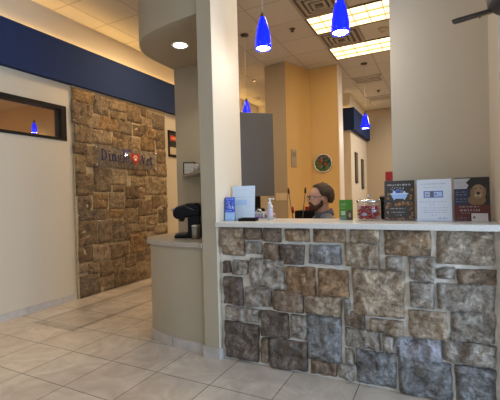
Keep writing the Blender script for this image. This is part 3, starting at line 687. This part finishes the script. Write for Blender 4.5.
def pr_dog(m, w, h, th):
    m.mi = 0; m.box(-w/2,w/2,0,th,0,h)
    poly(m, 1, [(-w*.5,h*.74),(-w*.5,h*.98),(-w*.02,h*.98),(-w*.16,h*.88),(-w*.08,h*.82),(-w*.14,h*.74)], 1)
    words(m, 6, -w*.38, -w*.14, h*.88, .006, .0012, RN); words(m, 6, -w*.34, -w*.16, h*.80, .004, .0012, RN)
    rect(m, 2, -w*.5, -w*.06, h*.38, h*.73, 1)
    for v in (.66,.60,.50,.44): words(m, 7, -w*.44, -w*.12, h*v, .005, .0012, RN)
    # golden dog head and chest
    disc(m, 4, w*.14, h*.48, w*.25, h*.13, 2); disc(m, 3, w*.18, h*.68, w*.19, h*.155, 3); disc(m, 4, w*.02, h*.64, w*.06, h*.12, 4); disc(m, 4, w*.35, h*.66, w*.05, h*.11, 4)
    disc(m, 8, w*.17, h*.585, w*.09, h*.07, 5); disc(m, 5, w*.18, h*.63, w*.055, h*.035, 6); disc(m, 5, w*.10, h*.74, w*.022, h*.014, 6); disc(m, 5, w*.26, h*.745, w*.022, h*.014, 6)
    disc(m, 5, w*.17, h*.545, w*.05, h*.012, 6)
    rect(m, 9, -w*.5, w*.5, 0, h*.37, 7); words(m, 7, -w*.36, w*.20, h*.315, .009, .0038, RN)
    words(m, 7, -w*.34, w*.24, h*.225, .016, .0038, RN); words(m, 7, -w*.30, w*.10, h*.175, .004, .0038, RN); words(m, 7, -w*.40, w*.0, h*.07, .004, .0038, RN)
    return [flat((.030,.028,.026)), flat((.52,.53,.58)), flat((.04,.05,.10)), flat((.34,.23,.14)), flat((.24,.15,.085)), flat((.03,.02,.02)), flat((.3,.2,.3)), flat((.45,.42,.45)), flat((.5,.38,.25)), flat((.13,.035,.03))]
dg_t = card('flyer', 'dark flyer showing a golden dog beside the right end of the counter', 'flyer', .186, 2.78, .200, .285, 0, 7, pr_dog)
t = thing('business_card', 'small white card leaning against the golden dog flyer', 'card', (.224, 2.735, CT+.001), math.radians(2))
m = MB(); m.M = Matrix.Rotation(math.radians(-14), 4, 'X'); m.box(-.045,.045,0,.001,0,.054)
words(m, 1, -.02,.036,.036,.004,.0004,RN); words(m, 1, -.02,.03,.024,.003,.0004,RN); words(m, 1, -.01,.036,.013,.003,.0004,RN); disc(m, 2, -.03,.028,.007,.010,1)
m.build('print', [flat((.62,.62,.66)), flat((.45,.3,.4)), flat((.2,.15,.15))], t)
def pr_green(m, w, h, th):
    m.mi = 0; m.box(-w/2,w/2,0,.022,0,h)
    words(m, 1, -w*.36, w*.05, h*.72, .008, .0004, RN); words(m, 1, -w*.3, -w*.02, h*.80, .006, .0004, RN); words(m, 1, -w*.36, -w*.02, h*.56, .010, .0004, RN)
    rect(m, 1, -w*.36, -w*.04, h*.24, h*.44, 1)
    for q in range(6): rect(m, 4, -w*.34+q*w*.05, -w*.32+q*w*.05, h*.28, h*.41, 2)
    poly(m, 2, [(w*.06,h*.02),(w*.48,h*.02),(w*.48,h*.44),(w*.40,h*.50),(w*.14,h*.48),(w*.06,h*.36)], 1); disc(m, 3, w*.30, h*.24, w*.10, h*.12, 2)
    rect(m, 5, -w*.5, -w*.0, 0, h*.16, 1)
    return [flat((.07,.22,.025)), flat((.5,.55,.45)), flat((.09,.05,.03)), flat((.35,.27,.2)), flat((.3,.4,.3)), flat((.18,.25,.22))]
card('pamphlet_box', 'green pamphlet box with a brown dog picture next to the treat jar', 'box', -.633, 2.83, .098, .152, 0, 0, pr_green, holder=False)
# treat jar
t = thing('treat_jar', 'glass jar of red wrapped treats with a steel lid', 'jar', (-.467,2.84,CT))
MB().lathe([(.0,.001),(.078,.001),(.084,.008),(.084,.128),(.078,.134),(.078,.13),(.080,.126),(.080,.010),(.074,.006),(.0,.006)], seg=40, cap=False).build('glass_body', glass('jar_glass', (.95,.95,.97), .006), t)
MB().lathe([(.0,.158),(.0,.158),(.060,.155),(.086,.148),(.088,.134),(.082,.130),(.0,.130)], seg=40, cap=False).build('lid', chrome, t)
MB().lathe([(.006,.155),(.006,.166),(.013,.172),(.014,.180),(.008,.187),(.0,.188)], seg=20).build('knob', chrome, t)
rj = random.Random(11); redm = mat('red_wrapper', (.42,.015,.02), .35); whm = mat('pale_wrapper', (.55,.5,.6), .4)
for i in range(44):
    lay = i//11; a = (i%11)*.571*(1 if i%11 else 0)+lay*.3; a = 2*PI*((i%11)/8)+lay*.4 if i%11 < 8 else 2*PI*((i%11)/3)+lay; r = .060 if i%11 < 8 else .024
    m = MB(); m.M = Matrix.Translation((-.467+r*math.cos(a), 2.84+r*math.sin(a), CT+.022+lay*.024)) @ Matrix.Rotation(rj.uniform(0,6.28),4,'Z') @ Matrix.Rotation(rj.uniform(-.3,.3),4,'Y')
    m.lathe([(.003,-.018),(.010,-.012),(.012,0),(.010,.012),(.003,.018)], axis='x', seg=8); m.lathe([(.007,-.021),(.002,-.018)], axis='x', seg=8); m.lathe([(.002,.018),(.007,.021)], axis='x', seg=8)
    o = m.build('wrapped_treat', redm if i % 4 else whm); 
    tag(o, ('red' if i % 4 else 'pale') + ' wrapped treat inside the glass jar', 'treat', 'wrapped treats in the jar')
# left end: blue leaflets, white sheet, tray, tissue box, pump bottle
def pr_blue(m, w, h, th):
    m.mi = 0; m.box(-w/2,w/2,0,th,0,h)
    rect(m, 1, -w/2, w/2, h*.36, h, 1); words(m, 2, -w*.40, w*.36, h*.90, .008, .0012, RN); [disc(m, RN.choice((2,3,4,4)), RN.uniform(-.34,.34)*w, RN.uniform(.50,.82)*h, RN.uniform(.003,.008), RN.uniform(.003,.009), 1+q%4, 8) for q in range(34)]
    words(m, 2, -w*.36, w*.3, h*.42, .006, .0012, RN); words(m, 4, -w*.3, w*.3, h*.30, .004, .0004, RN); words(m, 4, -w*.0, w*.3, h*.08, .004, .0004, RN)
    return [flat((.36,.55,.88)), flat((.06,.12,.62)), flat((.55,.65,.9)), flat((.35,.50,.85)), flat((.03,.05,.30))]
lf = card('leaflet', 'blue printed leaflet leaning at the left end of the counter', 'leaflet', -1.535, 2.64, .085, .195, 8, 5, pr_blue)
MB().box(-.052,.040,.018,.026,0,.188).build('stiff_back', mat('brown_board', (.12,.08,.05), .5), lf)
def pr_sheet(m, w, h, th):
    m.mi = 0; m.box(-w/2,w/2,0,th,0,h); words(m, 1, -w*.05, w*.12, h*.88, .005, .0004, RN); words(m, 1, -w*.36, w*.36, h*.66, .006, .0004, RN)
    rect(m, 2, -w*.34, w*.16, h*.44, h*.60, 1); words(m, 1, w*.18, w*.36, h*.52, .005, .0004, RN); words(m, 1, w*.16, w*.34, h*.40, .005, .0004, RN)
    return [flat((.62,.72,.86)), flat((.25,.32,.45)), flat((.42,.58,.86))]
card('notice_sheet', 'large pale blue printed sheet standing behind the blue leaflet', 'notice', -1.462, 2.735, .200, .288, 8, 7, pr_sheet)
t = thing('pen_tray', 'low black tray on the counter in front of the tissue box', 'tray', (-1.375,2.66,CT), math.radians(3))
m = MB(); m.box(-.075,.075,-.035,.035,0,.006).box(-.075,.075,-.035,-.029,.006,.022).box(-.075,.075,.029,.035,.006,.026).box(-.075,-.069,-.029,.029,.006,.022).box(.069,.075,-.029,.029,.006,.022)
m.build('body', black, t, bevel=.002); MB().tube([(-.06,.0,.012),(.055,.008,.012)], .0045, 8).build('pen', mat('grey_pen', (.25,.26,.28), .3), t)
t = thing('tissue_box', 'white and purple tissue box behind the black tray', 'box', (-1.405,2.925,CT), math.radians(6))
m = MB().box(-.058,.058,-.055,.055,0,.060); m.mi = 1
m.box(-.058,.058,-.0556,-.0550,.012,.024); m.mi = 2
for u in (-.04,-.01,.02,.045): m.box(u-.008,u+.008,-.0556,-.0550,.030,.042)
m.build('carton', [flat((.52,.50,.52)), flat((.28,.10,.42)), flat((.12,.2,.5))], t)
m = MB(); g = []
for i in range(9):
    g.append([m._v((-.03+.0075*i, .015*math.sin(k*1.3+i*.9)*.5+(k-2)*.006, .060+.028*math.sin(PI*i/8)*(1-.16*abs(k-2))+.004*math.sin(i*2+k))) for k in range(5)])
for a, b in zip(g, g[1:]):
    for k in range(4): m._f([a[k], b[k], b[k+1], a[k+1]], True)
m.build('tissue', flat((.72,.72,.72)), t)
t = thing('note_pad_stack', 'beige stack of note pads between tissue box and pump bottle', 'note pads', (-1.30,2.94,CT), math.radians(10))
MB().box(-.04,.035,-.03,.03,0,.014).build('lower_pad', flat((.42,.38,.33)), t); MB().box(-.034,.04,-.028,.032,.014,.034).build('middle_pad', flat((.25,.2,.17)), t); MB().box(-.038,.032,-.03,.03,.034,.048).build('upper_pad', flat((.60,.42,.25)), t)
t = thing('pump_bottle', 'clear hand sanitizer pump bottle with white pump', 'bottle', (-1.245,2.80,CT), math.radians(-10))
MB().lathe([(.0,0),(.024,0),(.026,.004),(.026,.105),(.022,.118),(.012,.126),(.012,.132)], seg=28).build('body', mat('clear_gel', (.50,.52,.55), .15, alpha=.8), t)
m = MB().lathe([(.0262,.03),(.0262,.088)], seg=28, cap=False); m.build('bottle_label', mat('lavender_label', (.50,.45,.58), .5), t)
m = MB().lathe([(.014,.128),(.014,.146),(.006,.148),(.006,.166),(.010,.168),(.010,.178),(.0,.18)], seg=18); m.box(0,.04,-.006,.006,.168,.176); m.build('pump', mat('white_plastic', (.78,.8,.84), .35), t)

# ------------------------------------------------------------------ back office
# diagonal overhead cabinet on a hutch
ang = math.atan2(.67,.74)
t = thing('overhead_cabinet', 'dark slate grey overhead cabinet on a hutch behind the counter', 'cabinet', (-1.925,4.49,0), ang)
slate = mat('slate_laminate', (.10,.102,.118), .3)
MB().box(-.78,-.018,.0,.34,1.295,2.37).build('carcass', mat('slate_laminate_dark', (.05,.05,.062), .4), t)
MB().box(-.78,-.003,-.02,.0,1.295,2.37).build('door', slate, t, bevel=.003)
MB().box(-.018,0,0,.34,1.295,2.37).build('side_panel', mat('slate_edge', (.03,.03,.05), .4), t)
MB().box(-.78,-.10,.31,.34,.74,1.295).build('hutch_back', black, t); MB().box(-.78,-.75,.0,.31,.74,1.295).build('hutch_side', mat('slate_laminate_dark', (.05,.05,.062), .4), t)
MB().box(-.78,.1,-.25,.34,.70,.74).build('desk_top', mat('oak_laminate', (.38,.25,.13), .4), t)
for x in (-.76, .04): MB().box(x,x+.04,-.22,.32,0,.70).build('leg_panel', mat('slate_laminate_dark', (.05,.05,.062), .4), t)
t = thing('printer', 'black printer in the niche under the overhead cabinet', 'printer', (-1.925-.74*.34,4.49-.67*.34,.74), ang)
MB().box(-.20,.19,-.05,.28,0,.40).build('body', black, t, bevel=.012); MB().box(-.14,.10,-.11,-.05,.07,.085).build('paper_tray', blacksoft, t); MB().box(.02,.12,-.055,-.05,.30,.38).build('control_panel', mat('dim_blue_panel', (.03,.05,.12), .3), t)
# desk with black box and rods
t = thing('office_desk', 'low desk behind the reception counter carrying black equipment', 'desk', (-1.25,3.95,0))
MB().box(-.35,.85,-.30,.30,.72,.75).build('desk_top', mat('oak_laminate', (.38,.25,.13), .4), t)
for x in (-.33,.80): MB().box(x,x+.03,-.28,.28,0,.72).build('leg_panel', mat('oak_laminate', (.38,.25,.13), .4), t)
t = thing('label_printer', 'black desk machine with a red top beside the seated person', 'printer', (-1.27,3.82,.75))
MB().box(-.10,.12,-.10,.12,0,.385).build('body', black, t, bevel=.008)
MB().prism([(-.0,-.06),(.085,-.06),(.09,.05),(.0,.05)], .385, .425).build('red_top', mat('red_plastic', (.45,.02,.03), .4), t, bevel=.006)
rodm = mat('dark_rod', (.03,.028,.03), .4)
for (x0, x1, y, l) in ((-1.415,-1.375,3.685,'left of two thin black rods rising behind the counter'),(-1.235,-1.272,3.685,'right of two thin black rods rising behind the counter, near the face')):
    t = thing('thin_rod', l, 'rod', (x1, y, .75), group='thin black rods behind the counter')
    MB().lathe([(.03,0),(.03,.01),(.006,.014),(.006,.02)], seg=18).build('foot', black, t)
    MB().tube([(0,0,.014),(0,0,.3),((x0-x1),0,.57)], .0055, 8).build('stem', mat('rod_grey', (.10,.09,.10), .35), t)
    MB().tube([((x0-x1),0,.565),((x0-x1)*1.08,0,.60),((x0-x1)*1.12,0,.625)], [.010,.011,.007], 10).build('tip', rodm, t)
    if x0 < -1.4: MB().tube([(0,0,.36),(0,0,.43)], .012, 10).build('red_grip', mat('red_plastic', (.45,.02,.03), .4), t)
# clock with painted garden face
t = thing('wall_clock', 'round silver wall clock with a colourful garden picture face', 'clock', (-1.955,6.94,1.885))
m = MB(); m.lathe([(.150,-.0),(.176,-.004),(.182,-.022),(.172,-.036),(.158,-.030),(.154,-.012)], axis='y', seg=48, cap=False); m.build('rim', mat('satin_silver', (.62,.6,.56), .3, metal=.7), t)
m = MB(); m.M = Matrix.Translation((0,-.012,0)); m.lathe([(.0,0),(.156,0)], axis='y', seg=48, cap=False)
rc = random.Random(5)
for i in range(260):
    a = rc.uniform(0,6.28); r = .148*math.sqrt(rc.random()); u, v = r*math.cos(a), r*math.sin(a)
    if v > .07: mi = rc.choice((3,3,5,4))
    elif u > .02 and v > -.05: mi = rc.choice((1,1,3,5,1))
    elif u < -.04 and v < .03: mi = rc.choice((1,2,2,4))
    else: mi = rc.choice((1,2,5,3))
    disc(m, mi, u, v, rc.uniform(.008,.016), rc.uniform(.008,.014), i%5+1, 8)
disc(m, 4, -.045, .055, .05, .035, 7); disc(m, 4, -.06, -.01, .035, .05, 7); disc(m, 4, .05, -.03, .035, .04, 7); disc(m, 6, -.02, .06, .016, .014, 8); disc(m, 6, .035, -.005, .014, .012, 8)
m.build('picture_face', [flat((.03,.07,.03)), flat((.015,.11,.03)), flat((.08,.24,.02)), flat((.02,.02,.06)), flat((.16,.06,.02)), flat((.20,.20,.22)), flat((.5,.03,.04))], t)
for a, L, w in ((.35,.075,.006),(2.6,.11,.004)):
    m = MB(); m.M = Matrix.Translation((0,-.018,0)) @ Matrix.Rotation(a,4,'Y'); m.box(-w,w,-.001,.001,-.012,L); m.build('hand', black, t)
# thermostat, switch
t = thing('thermostat', 'tall grey thermostat plate on the golden column', 'thermostat', (-2.37,6.445,1.97), math.radians(-20))
MB().box(0,.02,-.07,.07,-.16,.16).build('cover', mat('grey_beige_plastic', (.33,.28,.21), .5), t, bevel=.004); MB().box(.02,.024,-.045,.045,.02,.11).build('display', mat('grey_lcd', (.2,.19,.15), .3), t)
t = thing('light_switch', 'beige four gang light switch plate on the shaded brown-coloured face of the column', 'switch', (-2.565,6.297,1.272), math.radians(-8))
MB().box(-.115,.115,-.008,0,-.068,.068).build('plate', mat('ivory_plastic', (.62,.50,.33), .4), t, bevel=.003)
for u in (-.075,-.025,.025,.075): MB().box(u-.008,u+.008,-.015,-.008,-.018,.018).build('toggle', mat('ivory_plastic', (.62,.50,.33), .4), t)
# two narrow pictures on the far white wall, red poster
for y, z0, z1, l in ((9.62,1.56,2.33,'left of two narrow dark pictures on the far white wall'),(10.45,1.42,2.22,'right of two narrow dark pictures on the far white wall')):
    t = thing('narrow_picture', l, 'picture', (-1.87,y,z0), group='narrow pictures on the far white wall')
    MB().box(0,.03,-.14,.14,0,z1-z0).build('frame', mat('dark_picture_frame', (.03,.028,.022), .5), t); MB().box(.03,.033,-.09,.09,.06,z1-z0-.06).build('canvas', mat('muted_canvas', (.12,.11,.08), .6, noise_amt=.5, noise_scale=14), t)
t = thing('red_poster', 'small red poster on the far brown wall above the bath flyer', 'poster', (-1.20,11.203,1.74))
m = MB().box(-.16,.16,-.008,0,-.19,.15); m.mi = 1; m.box(-.12,.06,-.009,-.008,-.1,-.06); m.build('sheet', [flat((.22,.008,.012)), flat((.12,.03,.03))], t)
# black speaker beside the jar
t = thing('card_reader', 'small black card reader behind the treat jar', 'card reader', (-.37,2.955,CT))
MB().box(-.025,.025,-.02,.02,0,.14).build('body', black, t, bevel=.006); m = MB(); m.M = Matrix.Translation((0,-.02,.135)) @ Matrix.Rotation(.3,4,'X'); m.box(-.03,.03,-.004,.03,.0,.035); m.build('head', blacksoft, t)

# ------------------------------------------------------------------ ceiling fan in the lobby
fx, fy, fz = .335, 2.20, 2.205
t = thing('ceiling_fan', 'dark ceiling fan at the top right corner, one blade in view', 'fan', (fx, fy, fz))
fm = mat('fan_dark', (.028,.022,.024), .45)
MB().lathe([(.0,-.035),(.075,-.03),(.105,.0),(.11,.04),(.10,.09),(.06,.14),(.02,.16)], seg=32).build('motor_housing', mat('fan_plum', (.05,.04,.045), .5), t)
MB().tube([(0,0,.14),(0,0,H-fz)], .012, 10).build('downrod', fm, t); MB().lathe([(.02,H-fz-.07),(.06,H-fz-.01),(.06,H-fz)], seg=24).build('canopy', fm, t)
for k in range(3):
    a = math.radians(90+74.6+120*k)
    R = Matrix.Rotation(a, 4, 'Z')
    m = MB(); m.M = R @ Matrix.Translation((0,0,-.01)) @ Matrix.Rotation(math.radians(-4),4,'X')
    m.prism([(.09,-.024),(.24,-.030),(.262,-.026),(.266,0),(.262,.026),(.24,.030),(.09,.024)], -.005, .005)
    b = m.build('blade', fm, t)
    m = MB(); m.M = R; m.box(.08,.15,-.010,.010,-.022,-.0155); m.lathe([(.006,-.030),(.006,-.022)], c=(.14,0,0), seg=8); m.build('bracket', mat('brass_bracket', (.25,.2,.13), .3, metal=.8), b)

# ------------------------------------------------------------------ seated person facing left
skin = mat('skin', (.52,.28,.20), .5); hairm = mat('brown_hair', (.042,.020,.009), .6, noise_amt=.5, noise_scale=90, bump=.8, bump_scale=300)
ang = math.radians(213)
p = thing('person', 'person with short brown hair, beard and glasses, seated facing left in a grey-blue shirt', 'person', (-.945,3.27,0), ang)
S = 1.04; N0 = Vector((-.01,0,1.12))        # head is built about the neck base
def hp(x, y, z): return tuple(N0 + (Vector((x,y,z)) - Vector((-.02,0,1.12)))*S)
def hr(*r): return tuple(a*S for a in r)
b = MB()
# torso, neck
b.ell((-.01,0,.56),(.125,.165,.11)); b.ell((-.015,0,.68),(.105,.145,.14)); b.ell((-.01,0,.86),(.115,.165,.17)); b.ell((-.02,0,.99),(.095,.175,.09))
b.cap((-.02,.04,1.075),(-.02,.17,1.035),.055,.055); b.cap((-.02,-.04,1.075),(-.02,-.17,1.035),.055,.055)
b.cap((-.025,0,1.03),(-.01,0,1.19),.062,.055)
# head
b.ell(hp(-.008,0,1.285),hr(.098,.076,.094)); b.ell(hp(.035,0,1.235),hr(.062,.058,.075)); b.ell(hp(.062,0,1.185),hr(.028,.032,.024)); b.ell(hp(.055,0,1.29),hr(.042,.06,.05))
b.cap(hp(.094,0,1.262),hp(.108,0,1.242),.009,.0145); b.ell(hp(.088,0,1.205),hr(.012,.026,.011)); b.ell(hp(.086,0,1.282),hr(.014,.05,.010))
for s in (-1,1):
    b.ell(hp(-.002,.078*s,1.262),hr(.018,.009,.031)); b.ell(hp(-.002,.084*s,1.275),hr(.015,.006,.012))
    # arm: shoulder, elbow, wrist
    b.cap((-.02,.19*s,1.0),(.06,.235*s,.76),.048,.040); b.cap((.06,.235*s,.76),(.27,.14*s,.70),.038,.026)
    # palm and fingers
    b.cap((.27,.14*s,.70),(.335,.115*s,.685),.028,.030)
    for k in range(4):
        y0 = .115*s + (k-1.5)*.019; ln = (.068,.078,.073,.056)[k if s < 0 else 3-k]
        q0 = Vector((.345,y0,.688)); q1 = q0+Vector((ln*.5,0,.004)); q2 = q1+Vector((ln*.42,0,-.022))
        b.cap(q0,q1,.0095,.009); b.cap(q1,q2,.009,.0078)
    b.cap((.30,(.115-.028)*s,.69),(.335,(.115-.052)*s,.682),.012,.010); b.cap((.335,(.115-.052)*s,.682),(.36,(.115-.052)*s,.672),.010,.0085)
    # leg
    b.cap((.02,.09*s,.555),(.44,.125*s,.545),.085,.060); b.cap((.44,.125*s,.545),(.42,.125*s,.12),.058,.038)
    b.cap((.41,.125*s,.06),(.53,.14*s,.035),.035,.028)
remeshed('body', b, skin, p, .0075, 3)
shirtm = mat('grey_blue_shirt', (.13,.14,.17), .8, noise_amt=.35, noise_scale=60, bump=.4, bump_scale=60)
m = MB()
m.ell((-.01,0,.60),(.135,.172,.10)); m.ell((-.015,0,.70),(.118,.158,.15)); m.ell((-.01,0,.86),(.128,.178,.175)); m.ell((-.02,0,.995),(.108,.185,.092))
m.cap((-.02,.05,1.078),(-.02,.185,1.040),.064,.068); m.cap((-.02,-.05,1.078),(-.02,-.185,1.040),.064,.068)
for s in (-1,1): m.cap((-.02,.19*s,1.0),(.06,.235*s,.76),.060,.052); m.cap((.06,.235*s,.76),(.235,.156*s,.712),.050,.038)
sh = remeshed('shirt', m, shirtm, p, .009, 4)
# collar: rolled ring around the neck
m = MB(); n = 28; rings = []
for k in range(n):
    a = 2*PI*k/n; cx, cy = math.cos(a), math.sin(a); up = .018*(-cx)
    rings.append([m._v(((-.02+cx*r1), cy*r1*1.05, z+up)) for r1, z in ((.064,1.085),(.068,1.150),(.074,1.153),(.092,1.098),(.084,1.092))])
for a, b2 in zip(rings, rings[1:]+rings[:1]):
    for k in range(5): m._f([a[k], b2[k], b2[(k+1)%5], a[(k+1)%5]], True)
m.build('collar', mat('dark_blue_collar', (.07,.08,.11), .8), p)
m = MB()
for s in (-1,1): m.cap((.0,.09*s,.56),(.44,.125*s,.547),.096,.070); m.cap((.44,.125*s,.547),(.42,.125*s,.15),.068,.052)
m.ell((-.015,0,.57),(.14,.18,.10)); remeshed('trousers', m, mat('dark_trousers', (.03,.03,.04), .85), p, .011, 4)
m = MB()
for s in (-1,1):
    m.cap((.40,.125*s,.052),(.54,.14*s,.04),.048,.036); m.cap((.41,.125*s,.1),(.41,.125*s,.05),.045,.045)
    remeshed('shoe', m, mat('black_shoe', (.02,.018,.016), .4), p, .008, 3); m = MB()
# hair: cap of short hair over top, back and sides
m = MB(); n1, n2 = 40, 26; g = []
def hairline(a):      # polar angle (from crown) where the hair ends, a = azimuth from the face
    a = abs((a+PI) % (2*PI) - PI); d = math.degrees(a)
    return math.radians(42 if d < 42 else (42+(d-42)*.85 if d < 64 else (60.7+(d-64)*2.3 if d < 80 else (97.5 if d < 104 else 97.5+min(1,(d-104)/20)*35))))
for i in range(n1):
    a = 2*PI*i/n1; row = []
    for j in range(n2+1):
        t = hairline(a)*j/n2; rr = 1.0+.035*noise.noise(Vector((math.cos(a)*3, math.sin(a)*3, t*5)))+(.012*math.sin(a*19+t*9))
        th = (.011+.004*(1-math.cos(a))) if j < n2 else -.012
        fr = 1+.05*max(0, math.cos(a))*math.sin(t)
        row.append(m._v(hp(-.008+(.098+th)*rr*fr*math.sin(t)*math.cos(a), (.076+th)*rr*math.sin(t)*math.sin(a), 1.283+(.094+th)*rr*math.cos(t))))
    g.append(row)
for i in range(n1):
    a, c = g[i], g[(i+1)%n1]
    for j in range(n2): m._f([a[j], a[j+1], c[j+1], c[j]], True)
bmesh.ops.remove_doubles(m.bm, verts=m.bm.verts, dist=.0005)
m.build('hair', hairm, p)
# beard along the jaw and chin
m = MB(); m.ell(hp(.062,0,1.182),hr(.040,.043,.036)); 
for s in (-1,1): m.cap(hp(.055,.03*s,1.178),hp(.012,.058*s,1.205),.024,.018); m.cap(hp(.012,.060*s,1.205),hp(.0,.068*s,1.25),.016,.011)
m.cap(hp(.094,.020,1.222),hp(.094,-.020,1.222),.0085,.0085)
for s in (-1,1): m.cap(hp(.094,.020*s,1.222),hp(.080,.036*s,1.195),.009,.013)
remeshed('beard', m, mat('brown_beard', (.075,.035,.016), .7, noise_amt=.5, noise_scale=120, bump=.6, bump_scale=300), p, .006, 2)
# mouth, eyes, glasses
MB().ell(hp(.099,0,1.205),hr(.005,.02,.005)).build('lips', mat('lips', (.35,.12,.10), .5), p)
for s in (-1,1):
    e = MB().ell(hp(.082,.031*s,1.268),hr(.013,.015,.010)).build('eye', mat('eye_white', (.7,.68,.65), .3), p)
    MB().ell(hp(.0935,.031*s,1.268),hr(.003,.006,.006)).build('iris', mat('brown_iris', (.03,.015,.01), .3), e)
gm = MB()
for s in (-1,1):
    ring = [hp(.108-.006*abs(math.cos(2*PI*k/20)), (.033+.024*math.cos(2*PI*k/20))*s, 1.268+.017*math.sin(2*PI*k/20)) for k in range(21)]
    gm.tube(ring, .0024, 6); gm.tube([hp(.102,.056*s,1.274),hp(.05,.076*s,1.272),hp(-.01,.086*s,1.270),hp(-.02,.086*s,1.255)], .0026, 6)
gm.tube([hp(.108,.009,1.272),hp(.112,0,1.275),hp(.108,-.009,1.272)], .0024, 6)
gm.build('glasses', mat('dark_glasses', (.015,.012,.012), .3), p)
# swivel chair under the person
t = thing('office_chair', 'dark office chair under the seated person', 'chair', (-.945,3.27,0), ang)
fab = mat('charcoal_fabric', (.03,.03,.035), .9)
MB().box(-.17,.27,-.22,.22,.385,.455).build('seat', fab, t, bevel=.02)
MB().box(-.24,-.185,-.19,.19,.56,.96).build('backrest', fab, t, bevel=.02)
MB().tube([(-.10,0,.39),(-.25,0,.40),(-.26,0,.60)], .018, 8).build('back_support', black, t)
MB().tube([(0,0,.07),(0,0,.39)], .028, 14).build('gas_column', chrome, t)
for k in range(5):
    a = 2*PI*k/5; l = MB().tube([(0,0,.10),(.24*math.cos(a),.24*math.sin(a),.07)], [.025,.016], 8).build('leg', black, t)
    MB().lathe([(.024,-.012),(.026,0),(.024,.012)], c=(.24*math.cos(a),0,.026) if False else (0.24*math.cos(a),.24*math.sin(a),.026), axis='y', seg=16).build('caster', black, l)

# ------------------------------------------------------------------ lights
def area(name, loc, size, energy, col, rot=(0,0,0), sy=None):
    L = bpy.data.lights.new(name, 'AREA'); L.energy = energy; L.color = col; L.shape = 'RECTANGLE'; L.size = size; L.size_y = sy or size
    o = bpy.data.objects.new(name, L); C.objects.link(o); o.location = loc; o.rotation_euler = rot; return o
# daylight entering by the shop front windows
area('daylight_front', (-.2,-3.4,1.65), 7, 9, (.72,.85,1), (math.radians(90),0,0), 2.3)
for y, e in ((-2.5,22),(-.42,62),(1.72,150)): area('daylight_right', (2.98,y,1.6), 1.8, e, (.60,.78,1), (math.radians(90),0,math.radians(90)), 2.4)
# unseen fill lamps added under the ceilings of lobby, corridor, office and rear
area('lobby_fill', (-2.6,-.3,H-.02), 1.2, 26, (1,.80,.55), sy=.6)
area('corridor_fill', (-3.3,4.2,H-.02), .5, 34, (1,.72,.40))
area('corridor_fill', (-3.4,6.8,H-.02), .5, 30, (1,.72,.40))
area('office_fill', (1.2,5.2,H-.02), 1.2, 90, (1,.76,.45), sy=.6)
area('office_fill', (-1.0,3.9,H-.02), 1.0, 24, (1,.76,.45), sy=.5)
area('rear_fill', (.3,9.4,H-.02), 1.2, 120, (1,.92,.82), sy=.6)
area('exam_room_light', (-6.4,.2,2.70), .6, 130, (1,.78,.45))
s = bpy.data.lights.new('lobby_spot', 'SPOT'); s.energy = 90; s.color = (1,.78,.5); s.spot_size = math.radians(34); s.spot_blend = 1; s.shadow_soft_size = .06
so = bpy.data.objects.new('lobby_spot', s); C.objects.link(so); so.location = (-3.6,1.85,H-.03)
s = bpy.data.lights.new('downlight_spot', 'SPOT'); s.energy = 14; s.color = (1,.88,.7); s.spot_size = math.radians(110); s.spot_blend = .6; s.shadow_soft_size = .06
so = bpy.data.objects.new('downlight_spot', s); C.objects.link(so); so.location = (-2.24,2.975,2.78)
w = bpy.data.worlds.new('sky'); bpy.context.scene.world = w; w.use_nodes = True
w.node_tree.nodes['Background'].inputs[0].default_value = (.62,.78,1,1); w.node_tree.nodes['Background'].inputs[1].default_value = .5

# ------------------------------------------------------------------ camera
cd = bpy.data.cameras.new('camera'); cam = bpy.data.objects.new('camera', cd); C.objects.link(cam)
R = Vector((0.8908256,0.4535907,-0.0261755)); U = Vector((0.0185714,0.0212113,0.9996025)); F = Vector((-0.4539656,0.8909577,-0.0104718))
cam.matrix_world = Matrix.Translation((0,0,1.30)) @ Matrix(((R.x,U.x,-F.x,0),(R.y,U.y,-F.y,0),(R.z,U.z,-F.z,0),(0,0,0,1)))
cd.sensor_width = 36; cd.sensor_fit = 'HORIZONTAL'; cd.lens = 372/500*36; cd.clip_start = .05
sc = bpy.context.scene; sc.camera = cam
sc.view_settings.view_transform = 'Standard'; sc.view_settings.look = 'None'; sc.view_settings.gamma = 1; sc.view_settings.use_curve_mapping = False
sc.view_settings.exposure = 0.0
